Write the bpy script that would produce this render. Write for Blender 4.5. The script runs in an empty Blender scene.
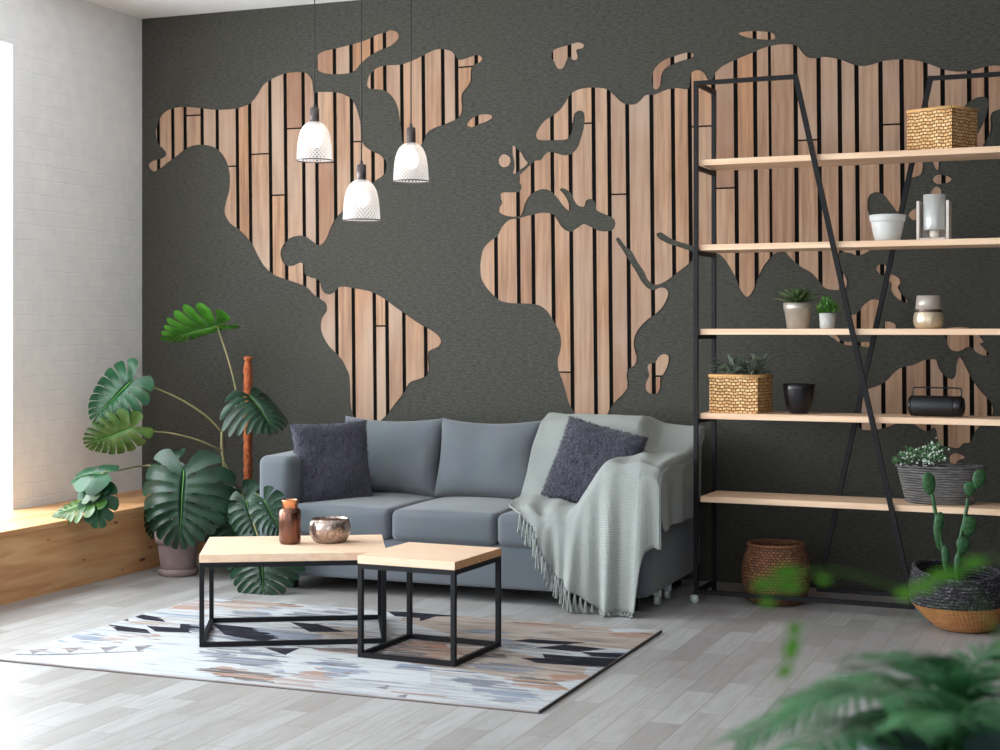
import bpy, bmesh, math, random
from mathutils import Vector, Matrix, noise
from mathutils.geometry import delaunay_2d_cdt
rnd = random.Random(7)
C = bpy.context.scene.collection
PI = math.pi

# ---------------------------------------------------------------- camera model
F, H, HY = 1550.0, 1.35, 330.0
TH = math.atan(F / 3900.0)
SN, CS = math.sin(TH), math.cos(TH)
D = F * H / 252.0 * (CS + 220 / F * SN)
CAM = Vector((0, -D, H))

def ray(x, y):
    a = (x - 500) / F
    return Vector((-SN + a * CS, CS + a * SN, (HY - y) / F))
def onY(x, y, Y):
    r = ray(x, y); return CAM + r * ((Y - CAM.y) / r.y)
def onZ(x, y, Z):
    r = ray(x, y); return CAM + r * ((Z - CAM.z) / r.z)

# ---------------------------------------------------------------- materials
def new_mat(name):
    m = bpy.data.materials.new(name); m.use_nodes = True
    nt = m.node_tree
    return m, nt, nt.nodes['Principled BSDF']
def srgb(r, g, b):
    f = lambda c: (c / 255 / 12.92) if c / 255 <= .04045 else ((c / 255 + .055) / 1.055) ** 2.4
    return (f(r), f(g), f(b), 1)
def N(nt, t, **kw):
    n = nt.nodes.new(t)
    for k, v in kw.items():
        if k in n.inputs: n.inputs[k].default_value = v
        else: setattr(n, k, v)
    return n
def L(nt, a, b): nt.links.new(a, b)
def coords(nt, scale=(1, 1, 1), kind='Object', rot=(0, 0, 0)):
    tc = N(nt, 'ShaderNodeTexCoord'); mp = N(nt, 'ShaderNodeMapping')
    mp.inputs['Scale'].default_value = scale; mp.inputs['Rotation'].default_value = rot
    L(nt, tc.outputs[kind], mp.inputs['Vector']); return mp.outputs['Vector']
def ramp(nt, fac, stops):
    r = N(nt, 'ShaderNodeValToRGB'); e = r.color_ramp.elements
    while len(e) < len(stops): e.new(.5)
    for i, (p, c) in enumerate(stops): e[i].position = p; e[i].color = c
    L(nt, fac, r.inputs['Fac']); return r.outputs['Color']
def mixc(nt, fac, a, b, mode='MIX'):
    m = N(nt, 'ShaderNodeMix', data_type='RGBA', blend_type=mode)
    for s, v in ((m.inputs['Factor'], fac), (m.inputs[6], a), (m.inputs[7], b)):
        if hasattr(v, 'links') or hasattr(v, 'is_linked'): L(nt, v, s)
        else: s.default_value = v
    return m.outputs[2]
def bump(nt, p, h, strength=.3, dist=.01):
    b = N(nt, 'ShaderNodeBump', Strength=strength, Distance=dist)
    L(nt, h, b.inputs['Height']); L(nt, b.outputs['Normal'], p.inputs['Normal'])
def basic(name, col, rough=.6, metal=0, var=.15, nscale=20, stretch=(1, 1, 1), bstr=.15, bdist=.003, col2=None, spec=.5):
    m, nt, p = new_mat(name)
    p.inputs['Roughness'].default_value = rough; p.inputs['Metallic'].default_value = metal
    p.inputs['Specular IOR Level'].default_value = spec
    v = coords(nt, stretch)
    n = N(nt, 'ShaderNodeTexNoise', Scale=nscale, Detail=5)
    L(nt, v, n.inputs['Vector'])
    c2 = col2 or tuple(min(1, c * (1 + var)) for c in col[:3]) + (1,)
    c1 = col if col2 else tuple(c * (1 - var) for c in col[:3]) + (1,)
    L(nt, ramp(nt, n.outputs['Fac'], [(.35, c1), (.65, c2)]), p.inputs['Base Color'])
    if bstr: bump(nt, p, n.outputs['Fac'], bstr, bdist)
    return m

def m_fabric(name, col, scale=260, var=.12, bstr=.35):
    m, nt, p = new_mat(name); p.inputs['Roughness'].default_value = .95
    p.inputs['Specular IOR Level'].default_value = .15
    p.inputs['Sheen Weight'].default_value = .25
    v = coords(nt)
    n = N(nt, 'ShaderNodeTexNoise', Scale=scale, Detail=2); L(nt, v, n.inputs['Vector'])
    n2 = N(nt, 'ShaderNodeTexNoise', Scale=7, Detail=4); L(nt, v, n2.inputs['Vector'])
    c = mixc(nt, n.outputs['Fac'], tuple(x * (1 - var) for x in col[:3]) + (1,), tuple(min(1, x * (1 + var)) for x in col[:3]) + (1,))
    c = mixc(nt, .12, c, n2.outputs['Color'], 'SOFT_LIGHT')
    L(nt, c, p.inputs['Base Color']); bump(nt, p, n.outputs['Fac'], bstr, .002)
    return m

def m_wood(name, c1, c2, grain=(1.2, 22, 22), rough=.5, knots=True, knotcol=(.12, .045, .015, 1)):
    m, nt, p = new_mat(name); p.inputs['Roughness'].default_value = rough
    v = coords(nt, grain)
    n = N(nt, 'ShaderNodeTexNoise', Scale=1.6, Detail=6, Distortion=.6); L(nt, v, n.inputs['Vector'])
    col = ramp(nt, n.outputs['Fac'], [(.3, c1), (.7, c2)])
    if knots:
        v2 = coords(nt, (1.6, 4.5, 4.5))
        vo = N(nt, 'ShaderNodeTexVoronoi', Scale=1.6); L(nt, v2, vo.inputs['Vector'])
        k = ramp(nt, vo.outputs['Distance'], [(.03, (1, 1, 1, 1)), (.075, (0, 0, 0, 1))])
        col = mixc(nt, k, col, knotcol)
    L(nt, col, p.inputs['Base Color']); bump(nt, p, n.outputs['Fac'], .08, .002)
    return m

M = {}
# dark textured wall
def wall_dark():
    m, nt, p = new_mat('dark_textured_wall'); p.inputs['Roughness'].default_value = .9
    p.inputs['Specular IOR Level'].default_value = .2
    v = coords(nt, (.7, 1, 2.6))
    n = N(nt, 'ShaderNodeTexNoise', Scale=46, Detail=6, Roughness=.75); L(nt, v, n.inputs['Vector'])
    n2 = N(nt, 'ShaderNodeTexNoise', Scale=1.3, Detail=4); L(nt, coords(nt), n2.inputs['Vector'])
    c = ramp(nt, n.outputs['Fac'], [(.32, srgb(48, 48, 45)), (.68, srgb(90, 89, 84))])
    c = mixc(nt, ramp(nt, n2.outputs['Fac'], [(.3, (0, 0, 0, 1)), (.75, (.5, .5, .5, 1))]), c, srgb(74, 72, 64))
    vo = N(nt, 'ShaderNodeTexVoronoi', Scale=2.3); L(nt, coords(nt), vo.inputs['Vector'])
    k = ramp(nt, vo.outputs['Distance'], [(.018, (1, 1, 1, 1)), (.035, (0, 0, 0, 1))])
    c = mixc(nt, k, c, srgb(40, 36, 34))
    L(nt, c, p.inputs['Base Color']); bump(nt, p, n.outputs['Fac'], .7, .012)
    return m
M['wall_dark'] = wall_dark()
def brick_white():
    m, nt, p = new_mat('white_painted_brick'); p.inputs['Roughness'].default_value = .75
    v = coords(nt, (1, 1, 1), rot=(0, PI / 2, PI / 2))
    tc = N(nt, 'ShaderNodeTexCoord'); sx = N(nt, 'ShaderNodeSeparateXYZ'); cx = N(nt, 'ShaderNodeCombineXYZ')
    L(nt, tc.outputs['Object'], sx.inputs[0]); L(nt, sx.outputs['Y'], cx.inputs['X']); L(nt, sx.outputs['Z'], cx.inputs['Y'])
    b = N(nt, 'ShaderNodeTexBrick', Scale=1.0, offset=.5)
    b.inputs['Brick Width'].default_value = .26; b.inputs['Row Height'].default_value = .085
    b.inputs['Mortar Size'].default_value = .006; b.inputs['Mortar Smooth'].default_value = .9
    n = N(nt, 'ShaderNodeTexNoise', Scale=12, Detail=4); L(nt, tc.outputs['Object'], n.inputs['Vector'])
    wv = mixc(nt, .035, cx.outputs[0], n.outputs['Color'], 'ADD')
    L(nt, wv, b.inputs['Vector'])
    L(nt, ramp(nt, n.outputs['Fac'], [(.3, srgb(236, 236, 237)), (.7, srgb(244, 243, 242))]), p.inputs['Base Color'])
    mm = N(nt, 'ShaderNodeMath', operation='MULTIPLY_ADD'); L(nt, b.outputs['Fac'], mm.inputs[0]); mm.inputs[1].default_value = -1.0; L(nt, n.outputs['Fac'], mm.inputs[2])
    bump(nt, p, mm.outputs[0], .32, .005)
    return m
M['brick'] = brick_white()
M['white'] = basic('white_plaster', srgb(242, 242, 243), .8, var=.02, bstr=.02)
def floor_mat():
    m, nt, p = new_mat('whitewashed_parquet'); p.inputs['Roughness'].default_value = .38
    p.inputs['Specular IOR Level'].default_value = .45
    tc = N(nt, 'ShaderNodeTexCoord'); mp = N(nt, 'ShaderNodeMapping'); L(nt, tc.outputs['Object'], mp.inputs['Vector'])
    mp.inputs['Rotation'].default_value = (0, 0, PI / 2)
    b = N(nt, 'ShaderNodeTexBrick', Scale=1.0, offset=.37, offset_frequency=2)
    b.inputs['Brick Width'].default_value = .50; b.inputs['Row Height'].default_value = .115
    b.inputs['Mortar Size'].default_value = .0016; b.inputs['Mortar Smooth'].default_value = .3; b.inputs['Bias'].default_value = 0
    b.inputs['Color1'].default_value = (0, 0, 0, 1); b.inputs['Color2'].default_value = (1, 1, 1, 1); b.inputs['Mortar'].default_value = (.2, .2, .2, 1)
    L(nt, mp.outputs[0], b.inputs['Vector'])
    mp2 = N(nt, 'ShaderNodeMapping'); mp2.inputs['Scale'].default_value = (14, 1.5, 1); L(nt, tc.outputs['Object'], mp2.inputs['Vector'])
    ad = mixc(nt, 1.0, mp2.outputs[0], b.outputs['Color'], 'ADD')
    n = N(nt, 'ShaderNodeTexNoise', Scale=2.6, Detail=7, Roughness=.6); L(nt, ad, n.inputs['Vector'])
    base = ramp(nt, b.outputs['Color'], [(0, srgb(146, 142, 141)), (.5, srgb(162, 160, 160)), (1, srgb(174, 174, 175))])
    c = mixc(nt, ramp(nt, n.outputs['Fac'], [(.3, (.5, .5, .5, 1)), (.6, (0, 0, 0, 1))]), base, srgb(134, 127, 122))
    c = mixc(nt, b.outputs['Fac'], c, srgb(120, 112, 106))
    L(nt, c, p.inputs['Base Color']); bump(nt, p, n.outputs['Fac'], .1, .002)
    return m
M['floor'] = floor_mat()
def plank_mat():
    m, nt, p = new_mat('cedar_planks'); p.inputs['Roughness'].default_value = .7
    p.inputs['Specular IOR Level'].default_value = .2
    at = N(nt, 'ShaderNodeAttribute', attribute_name='plank')
    v = coords(nt, (1, 1, .05)); ad = mixc(nt, 1.0, v, at.outputs['Color'], 'ADD')
    n = N(nt, 'ShaderNodeTexNoise', Scale=42, Detail=4, Roughness=.6); L(nt, ad, n.inputs['Vector'])
    n2 = N(nt, 'ShaderNodeTexNoise', Scale=2.2, Detail=4, Distortion=.4)
    v2 = coords(nt, (1, 1, .45)); ad2 = mixc(nt, 1.0, v2, at.outputs['Color'], 'ADD'); L(nt, ad2, n2.inputs['Vector'])
    sp = N(nt, 'ShaderNodeSeparateColor'); L(nt, at.outputs['Color'], sp.inputs[0])
    base = ramp(nt, sp.outputs[0], [(0, srgb(150, 112, 90)), (.35, srgb(170, 136, 112)), (.65, srgb(182, 146, 118)), (1, srgb(174, 130, 98))])
    c = mixc(nt, ramp(nt, n.outputs['Fac'], [(.35, (.8, .8, .8, 1)), (.62, (0, 0, 0, 1))]), base, srgb(132, 98, 78))
    c = mixc(nt, ramp(nt, n2.outputs['Fac'], [(.4, (0, 0, 0, 1)), (.75, (.8, .8, .8, 1))]), c, srgb(178, 156, 140))
    L(nt, c, p.inputs['Base Color']); bump(nt, p, n.outputs['Fac'], .15, .002)
    return m
M['plank'] = plank_mat()
M['black_backing'] = basic('black_backing', (.004, .0035, .003, 1), .9, var=.1, bstr=0, spec=.1)
M['metal_black'] = basic('black_steel', srgb(14, 14, 19), .5, 0, var=.08, nscale=60, bstr=.03, spec=.25)
M['board'] = m_wood('pine_board', srgb(226, 184, 150), srgb(244, 212, 182), (1.2, 26, 26), .55, knotcol=srgb(176, 104, 60))
M['ply'] = m_wood('knotty_plywood', srgb(196, 142, 88), srgb(222, 172, 118), (20, 1.0, 9), .5, False)
def ply():
    m, nt, p = new_mat('knotty_pine_panel'); p.inputs['Roughness'].default_value = .5
    v = coords(nt, (6, .7, 7))
    n = N(nt, 'ShaderNodeTexNoise', Scale=2.2, Detail=6, Distortion=1.2); L(nt, v, n.inputs['Vector'])
    c = ramp(nt, n.outputs['Fac'], [(.3, srgb(190, 134, 88)), (.5, srgb(208, 156, 108)), (.72, srgb(222, 178, 132))])
    tc = N(nt, 'ShaderNodeTexCoord'); sx_ = N(nt, 'ShaderNodeSeparateXYZ'); cx_ = N(nt, 'ShaderNodeCombineXYZ')
    L(nt, tc.outputs['Object'], sx_.inputs[0]); L(nt, sx_.outputs['Y'], cx_.inputs['X']); L(nt, sx_.outputs['Z'], cx_.inputs['Y'])
    mp_ = N(nt, 'ShaderNodeMapping'); mp_.inputs['Scale'].default_value = (3.2, 9, 1); L(nt, cx_.outputs[0], mp_.inputs['Vector'])
    vo = N(nt, 'ShaderNodeTexVoronoi', Scale=1.0, voronoi_dimensions='2D'); L(nt, mp_.outputs[0], vo.inputs['Vector'])
    sc_ = N(nt, 'ShaderNodeSeparateColor'); L(nt, vo.outputs['Color'], sc_.inputs[0])
    th_ = N(nt, 'ShaderNodeMath', operation='MULTIPLY_ADD'); L(nt, sc_.outputs[0], th_.inputs[0]); th_.inputs[1].default_value = .16; L(nt, vo.outputs['Distance'], th_.inputs[2])
    c = mixc(nt, ramp(nt, th_.outputs[0], [(.06, (1, 1, 1, 1)), (.12, (0, 0, 0, 1))]), c, srgb(96, 52, 26))
    L(nt, c, p.inputs['Base Color']); bump(nt, p, n.outputs['Fac'], .06, .002)
    return m
M['ply'] = ply()
M['tabletop'] = m_wood('light_oak_top', srgb(226, 188, 158), srgb(240, 212, 186), (1.5, 24, 24), .45, False)
M['tableedge'] = m_wood('oak_edge', srgb(196, 140, 96), srgb(214, 162, 118), (1.5, 24, 24), .55, False)
M['sofa'] = m_fabric('blue_grey_upholstery', srgb(91, 96, 103))
M['cushion'] = m_fabric('blue_grey_cushion_cloth', srgb(94, 99, 105))
M['sofa_foot'] = basic('black_plastic', srgb(22, 22, 24), .4, var=.05)
M['caster'] = basic('clear_caster', srgb(190, 200, 200), .15, .1, var=.05, bstr=0)
def blanket_mat():
    m, nt, p = new_mat('waffle_knit_blanket'); p.inputs['Roughness'].default_value = .95
    p.inputs['Specular IOR Level'].default_value = .1; p.inputs['Sheen Weight'].default_value = .3
    tc = N(nt, 'ShaderNodeTexCoord'); mp = N(nt, 'ShaderNodeMapping'); L(nt, tc.outputs['UV'], mp.inputs['Vector'])
    mp.inputs['Scale'].default_value = (1, 1, 1)
    w1 = N(nt, 'ShaderNodeTexWave', Scale=11, Distortion=.9, bands_direction='X'); L(nt, mp.outputs[0], w1.inputs['Vector'])
    w2 = N(nt, 'ShaderNodeTexWave', Scale=11, Distortion=.9, bands_direction='Y'); L(nt, mp.outputs[0], w2.inputs['Vector'])
    mu = N(nt, 'ShaderNodeMath', operation='MULTIPLY'); L(nt, w1.outputs['Fac'], mu.inputs[0]); L(nt, w2.outputs['Fac'], mu.inputs[1])
    c = ramp(nt, mu.outputs[0], [(0, srgb(150, 155, 152)), (.8, srgb(182, 188, 184))])
    L(nt, c, p.inputs['Base Color']); bump(nt, p, mu.outputs[0], .7, .006)
    return m
M['blanket'] = blanket_mat()
M['fringe'] = basic('blanket_fringe', srgb(134, 139, 137), .95, var=.2, nscale=120, bstr=.4)
def fur_mat():
    m, nt, p = new_mat('slate_faux_fur'); p.inputs['Roughness'].default_value = .95
    p.inputs['Specular IOR Level'].default_value = .1; p.inputs['Sheen Weight'].default_value = .3
    n = N(nt, 'ShaderNodeTexNoise', Scale=55, Detail=5, Roughness=.7); L(nt, coords(nt, (1, 1, .55)), n.inputs['Vector'])
    n2 = N(nt, 'ShaderNodeTexNoise', Scale=14, Detail=3); L(nt, coords(nt), n2.inputs['Vector'])
    c = ramp(nt, n.outputs['Fac'], [(.3, srgb(40, 40, 50)), (.7, srgb(84, 82, 96))])
    c = mixc(nt, ramp(nt, n2.outputs['Fac'], [(.4, (0, 0, 0, 1)), (.7, (.5, .5, .5, 1))]), c, srgb(76, 76, 90))
    L(nt, c, p.inputs['Base Color']); bump(nt, p, n.outputs['Fac'], .9, .02)
    return m
M['fur'] = fur_mat()
M['fur_tuft'] = basic('slate_fur_tufts', srgb(66, 65, 78), .95, var=.45, nscale=30, bstr=0, spec=.1)
M['copper_bright'] = basic('polished_copper', srgb(214, 150, 112), .22, 1, var=.06, nscale=9, bstr=0)
M['copper_dark'] = basic('brushed_bronze', srgb(112, 80, 68), .26, 1, var=.25, nscale=30, stretch=(1, 1, .2), bstr=.08)
def hammered():
    m, nt, p = new_mat('hammered_silver'); p.inputs['Metallic'].default_value = 1; p.inputs['Roughness'].default_value = .28
    vo = N(nt, 'ShaderNodeTexVoronoi', Scale=95); L(nt, coords(nt, (1, 1, .7)), vo.inputs['Vector'])
    L(nt, ramp(nt, vo.outputs['Distance'], [(.1, srgb(206, 192, 186)), (.6, srgb(160, 142, 134))]), p.inputs['Base Color'])
    bump(nt, p, vo.outputs['Distance'], .35, .004); return m
M['hammered'] = hammered()
def leaf_mat(name, c1, c2, rough=.32):
    m, nt, p = new_mat(name); p.inputs['Roughness'].default_value = rough
    n = N(nt, 'ShaderNodeTexNoise', Scale=9, Detail=4); L(nt, coords(nt), n.inputs['Vector'])
    c = ramp(nt, n.outputs['Fac'], [(.3, c1), (.7, c2)]); L(nt, c, p.inputs['Base Color'])
    p.inputs['Specular IOR Level'].default_value = .32
    tr = N(nt, 'ShaderNodeBsdfTranslucent'); L(nt, c, tr.inputs['Color'])
    mx = N(nt, 'ShaderNodeMixShader', Fac=.15); out = nt.nodes['Material Output']
    L(nt, p.outputs[0], mx.inputs[1]); L(nt, tr.outputs[0], mx.inputs[2]); L(nt, mx.outputs[0], out.inputs['Surface'])
    return m
M['leaf_dark'] = leaf_mat('dark_monstera_leaf', srgb(10, 36, 22), srgb(24, 60, 40), .36)
M['leaf_mid'] = leaf_mat('mid_monstera_leaf', srgb(12, 54, 32), srgb(28, 80, 46), .36)
M['leaf_lime'] = leaf_mat('lime_monstera_leaf', srgb(40, 96, 24), srgb(78, 138, 46))
M['leaf_olive'] = leaf_mat('olive_leaf', srgb(34, 68, 30), srgb(74, 102, 46))
M['vein'] = basic('leaf_vein', srgb(84, 138, 62), .5, var=.1, bstr=0)
M['stem'] = basic('green_stem', srgb(92, 104, 58), .5, var=.25, nscale=14, bstr=.05, col2=srgb(130, 116, 78))
M['palm'] = leaf_mat('palm_leaflet', srgb(16, 58, 26), srgb(66, 128, 78), .32)
M['palm_bright'] = leaf_mat('bright_palm_leaflet', srgb(54, 104, 24), srgb(92, 142, 44), .5)
M['moss'] = basic('coir_moss_pole', srgb(128, 60, 32), .95, nscale=70, bstr=.9, bdist=.01, col2=srgb(172, 92, 52))
M['pot_mauve'] = basic('mauve_clay_pot', srgb(142, 122, 120), .6, var=.06)
M['pot_dark'] = basic('dark_brown_planter', srgb(46, 34, 32), .6, var=.15)
M['soil'] = basic('potting_soil', srgb(48, 36, 28), .95, var=.4, nscale=50, bstr=.6)
def weave(name, c1, c2, su=60, sv=60, dark=None, knot=False):
    m, nt, p = new_mat(name); p.inputs['Roughness'].default_value = .75
    tc = N(nt, 'ShaderNodeTexCoord'); mp = N(nt, 'ShaderNodeMapping'); L(nt, tc.outputs['UV'], mp.inputs['Vector'])
    b = N(nt, 'ShaderNodeTexBrick', Scale=1, offset=.5)
    b.inputs['Brick Width'].default_value = 1 / su; b.inputs['Row Height'].default_value = 1 / sv
    b.inputs['Mortar Size'].default_value = .20 / max(su, sv); b.inputs['Mortar Smooth'].default_value = 1
    b.inputs['Color1'].default_value = c1; b.inputs['Color2'].default_value = c2; b.inputs['Mortar'].default_value = dark or tuple(x * .25 for x in c1[:3]) + (1,)
    n = N(nt, 'ShaderNodeTexNoise', Scale=30, Detail=3); L(nt, mp.outputs[0], n.inputs['Vector'])
    wv = mixc(nt, .35 / max(su, sv), mp.outputs[0], n.outputs['Color'], 'ADD')
    L(nt, wv, b.inputs['Vector'])
    L(nt, b.outputs['Color'], p.inputs['Base Color'])
    mm = N(nt, 'ShaderNodeMath', operation='SUBTRACT'); mm.inputs[0].default_value = 1; L(nt, b.outputs['Fac'], mm.inputs[1])
    bump(nt, p, mm.outputs[0], .9, .006)
    return m
M['weave_tan'] = weave('water_hyacinth_weave', srgb(206, 152, 92), srgb(240, 200, 144), 13, 20, srgb(104, 60, 28))
M['weave_brown'] = weave('brown_wicker', srgb(104, 66, 44), srgb(150, 100, 66), 44, 60, srgb(44, 26, 18))
M['weave_straw'] = weave('straw_weave', srgb(196, 128, 72), srgb(224, 160, 100), 30, 60, srgb(120, 66, 34))
M['weave_bw'] = weave('black_white_weave', srgb(40, 38, 44), srgb(64, 60, 68), 60, 60, srgb(26, 24, 28))
def bwmat():
    m, nt, p = new_mat('black_and_white_cord'); p.inputs['Roughness'].default_value = .8
    n = N(nt, 'ShaderNodeTexNoise', Scale=100, Detail=3, Roughness=.7); L(nt, coords(nt, (.7, .7, 1.3)), n.inputs['Vector'])
    w = N(nt, 'ShaderNodeTexWave', Scale=22, Distortion=2, bands_direction='Z'); L(nt, coords(nt), w.inputs['Vector'])
    L(nt, ramp(nt, n.outputs['Fac'], [(.54, srgb(36, 34, 40)), (.64, srgb(124, 122, 130))]), p.inputs['Base Color'])
    bump(nt, p, w.outputs['Fac'], .8, .008); return m
M['weave_bw'] = bwmat()
def greyw():
    m, nt, p = new_mat('grey_willow'); p.inputs['Roughness'].default_value = .85
    n = N(nt, 'ShaderNodeTexNoise', Scale=24, Detail=4, Roughness=.7); L(nt, coords(nt, (.5, .5, 3)), n.inputs['Vector'])
    w = N(nt, 'ShaderNodeTexWave', Scale=26, Distortion=3, bands_direction='Z'); L(nt, coords(nt), w.inputs['Vector'])
    c = ramp(nt, n.outputs['Fac'], [(.35, srgb(92, 90, 92)), (.7, srgb(150, 146, 144))])
    L(nt, mixc(nt, ramp(nt, w.outputs['Fac'], [(.1, (.6, .6, .6, 1)), (.5, (0, 0, 0, 1))]), c, srgb(56, 54, 58)), p.inputs['Base Color'])
    bump(nt, p, w.outputs['Fac'], .8, .008); return m
M['grey_willow'] = greyw()
M['ceramic_white'] = basic('white_ceramic', srgb(214, 216, 214), .35, var=.03, bstr=.02)
M['ceramic_grey'] = basic('pale_concrete', srgb(190, 188, 184), .7, var=.06)
M['zinc'] = basic('zinc_pot', srgb(190, 182, 172), .35, .55, var=.12, nscale=14, bstr=.05)
M['gloss_black'] = basic('black_glazed', srgb(20, 20, 24), .25, var=.05, bstr=0)
M['speaker_black'] = basic('black_speaker_mesh', srgb(20, 22, 26), .5, var=.3, nscale=240, bstr=.3)
M['votive_top'] = basic('smoky_glass_top', srgb(186, 176, 168), .2, .2, var=.06, bstr=0)
M['votive_band'] = basic('brown_band', srgb(96, 80, 70), .25, .4, var=.1, bstr=0)
M['votive_low'] = basic('pearl_gold_glass', srgb(214, 196, 170), .18, .45, var=.12, nscale=10, bstr=0)
M['white_wood'] = basic('whitewashed_wood', srgb(222, 212, 204), .6, var=.05, nscale=30, stretch=(1, 1, .2))
M['wax'] = basic('cream_candle_wax', srgb(236, 226, 214), .5, var=.03, bstr=0)
M['succulent'] = leaf_mat('succulent_green', srgb(58, 84, 48), srgb(120, 146, 92), .5)
M['bush'] = leaf_mat('fresh_green_leaf', srgb(50, 110, 34), srgb(112, 164, 70), .5)
M['fern'] = leaf_mat('grey_green_fern', srgb(78, 92, 80), srgb(126, 134, 116), .7)
M['blossom'] = basic('white_blossom', srgb(214, 228, 214), .7, var=.05, bstr=0)
M['mint'] = leaf_mat('mint_green_leaf', srgb(70, 118, 76), srgb(150, 186, 142), .6)
M['cactus'] = basic('cactus_green', srgb(26, 66, 34), .5, nscale=60, bstr=.1, col2=srgb(48, 98, 50))
M['teal_pot'] = basic('dark_teal_pot', srgb(22, 52, 52), .45, var=.1)
M['cable'] = basic('black_cable', srgb(18, 18, 18), .6, var=.05, bstr=0)
M['socket'] = basic('gunmetal_socket', srgb(92, 84, 84), .3, .9, var=.05, bstr=0)
def shade_mat():
    m, nt, p = new_mat('white_mesh_shade'); out = nt.nodes['Material Output']
    tc = N(nt, 'ShaderNodeTexCoord'); mp = N(nt, 'ShaderNodeMapping'); L(nt, tc.outputs['UV'], mp.inputs['Vector'])
    mp.inputs['Rotation'].default_value = (0, 0, PI / 4); mp.inputs['Scale'].default_value = (44, 17, 1)
    ck = N(nt, 'ShaderNodeTexVoronoi', Scale=1.0, Randomness=0); L(nt, mp.outputs[0], ck.inputs['Vector'])
    fac = ramp(nt, ck.outputs['Distance'], [(.30, (.85, .85, .85, 1)), (.40, (0, 0, 0, 1))])
    p.inputs['Base Color'].default_value = srgb(206, 200, 200); p.inputs['Roughness'].default_value = .4
    tl = N(nt, 'ShaderNodeBsdfTranslucent'); tl.inputs['Color'].default_value = (.9, .88, .86, 1)
    mx = N(nt, 'ShaderNodeMixShader', Fac=.28); L(nt, p.outputs[0], mx.inputs[1]); L(nt, tl.outputs[0], mx.inputs[2])
    tp = N(nt, 'ShaderNodeBsdfTransparent'); mx2 = N(nt, 'ShaderNodeMixShader')
    L(nt, fac, mx2.inputs[0]); L(nt, mx.outputs[0], mx2.inputs[1]); L(nt, tp.outputs[0], mx2.inputs[2]); L(nt, mx2.outputs[0], out.inputs['Surface'])
    return m
M['shade'] = shade_mat()
def emit(name, col, s):
    m, nt, p = new_mat(name); p.inputs['Emission Color'].default_value = col; p.inputs['Emission Strength'].default_value = s; return m
M['bulb'] = emit('lit_warm_bulb', (1, .88, .74, 1), 5)
def glass(name, tint=(.96, .98, .98, 1), gl=.12):
    m, nt, p = new_mat(name); out = nt.nodes['Material Output']
    tp = N(nt, 'ShaderNodeBsdfTransparent'); tp.inputs['Color'].default_value = tint
    g = N(nt, 'ShaderNodeBsdfGlossy', Roughness=.05); mx = N(nt, 'ShaderNodeMixShader', Fac=gl)
    L(nt, tp.outputs[0], mx.inputs[1]); L(nt, g.outputs[0], mx.inputs[2]); L(nt, mx.outputs[0], out.inputs['Surface']); return m
M['glass'] = glass('window_glass', gl=.05)
M['glass_tube'] = glass('clear_glass_tube', (.93, .95, .95, 1), .30)
_nt = M['glass_tube'].node_tree; _o = _nt.nodes['Material Output']; _prev = _o.inputs['Surface'].links[0].from_socket
_d = N(_nt, 'ShaderNodeBsdfDiffuse'); _d.inputs['Color'].default_value = (.85, .87, .87, 1); _m = N(_nt, 'ShaderNodeMixShader', Fac=.42)
L(_nt, _prev, _m.inputs[1]); L(_nt, _d.outputs[0], _m.inputs[2]); L(_nt, _m.outputs[0], _o.inputs['Surface'])

# ---------------------------------------------------------------- mesh helpers
def wloc(o):
    v = Vector((0, 0, 0))
    while o is not None: v = v + o.location; o = o.parent
    return v
def link(name, me, mats, parent=None, origin=None):
    base = wloc(parent) if parent else (Vector(origin) if origin else Vector((0, 0, 0)))
    me.transform(Matrix.Translation(-base))
    for m in (mats if isinstance(mats, (list, tuple)) else [mats]): me.materials.append(m)
    o = bpy.data.objects.new(name, me); C.objects.link(o)
    if parent: o.parent = parent
    else: o.location = base
    return o
def thing(name, loc, label, cat, group=None):
    o = bpy.data.objects.new(name, None); C.objects.link(o); o.location = loc; o.empty_display_size = .05
    o['label'] = label; o['category'] = cat
    if group: o['group'] = group
    return o
def tag(o, label, cat, group=None):
    o['label'] = label; o['category'] = cat
    if group: o['group'] = group
    return o
def struct(o): o['kind'] = 'structure'; return o

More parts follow.
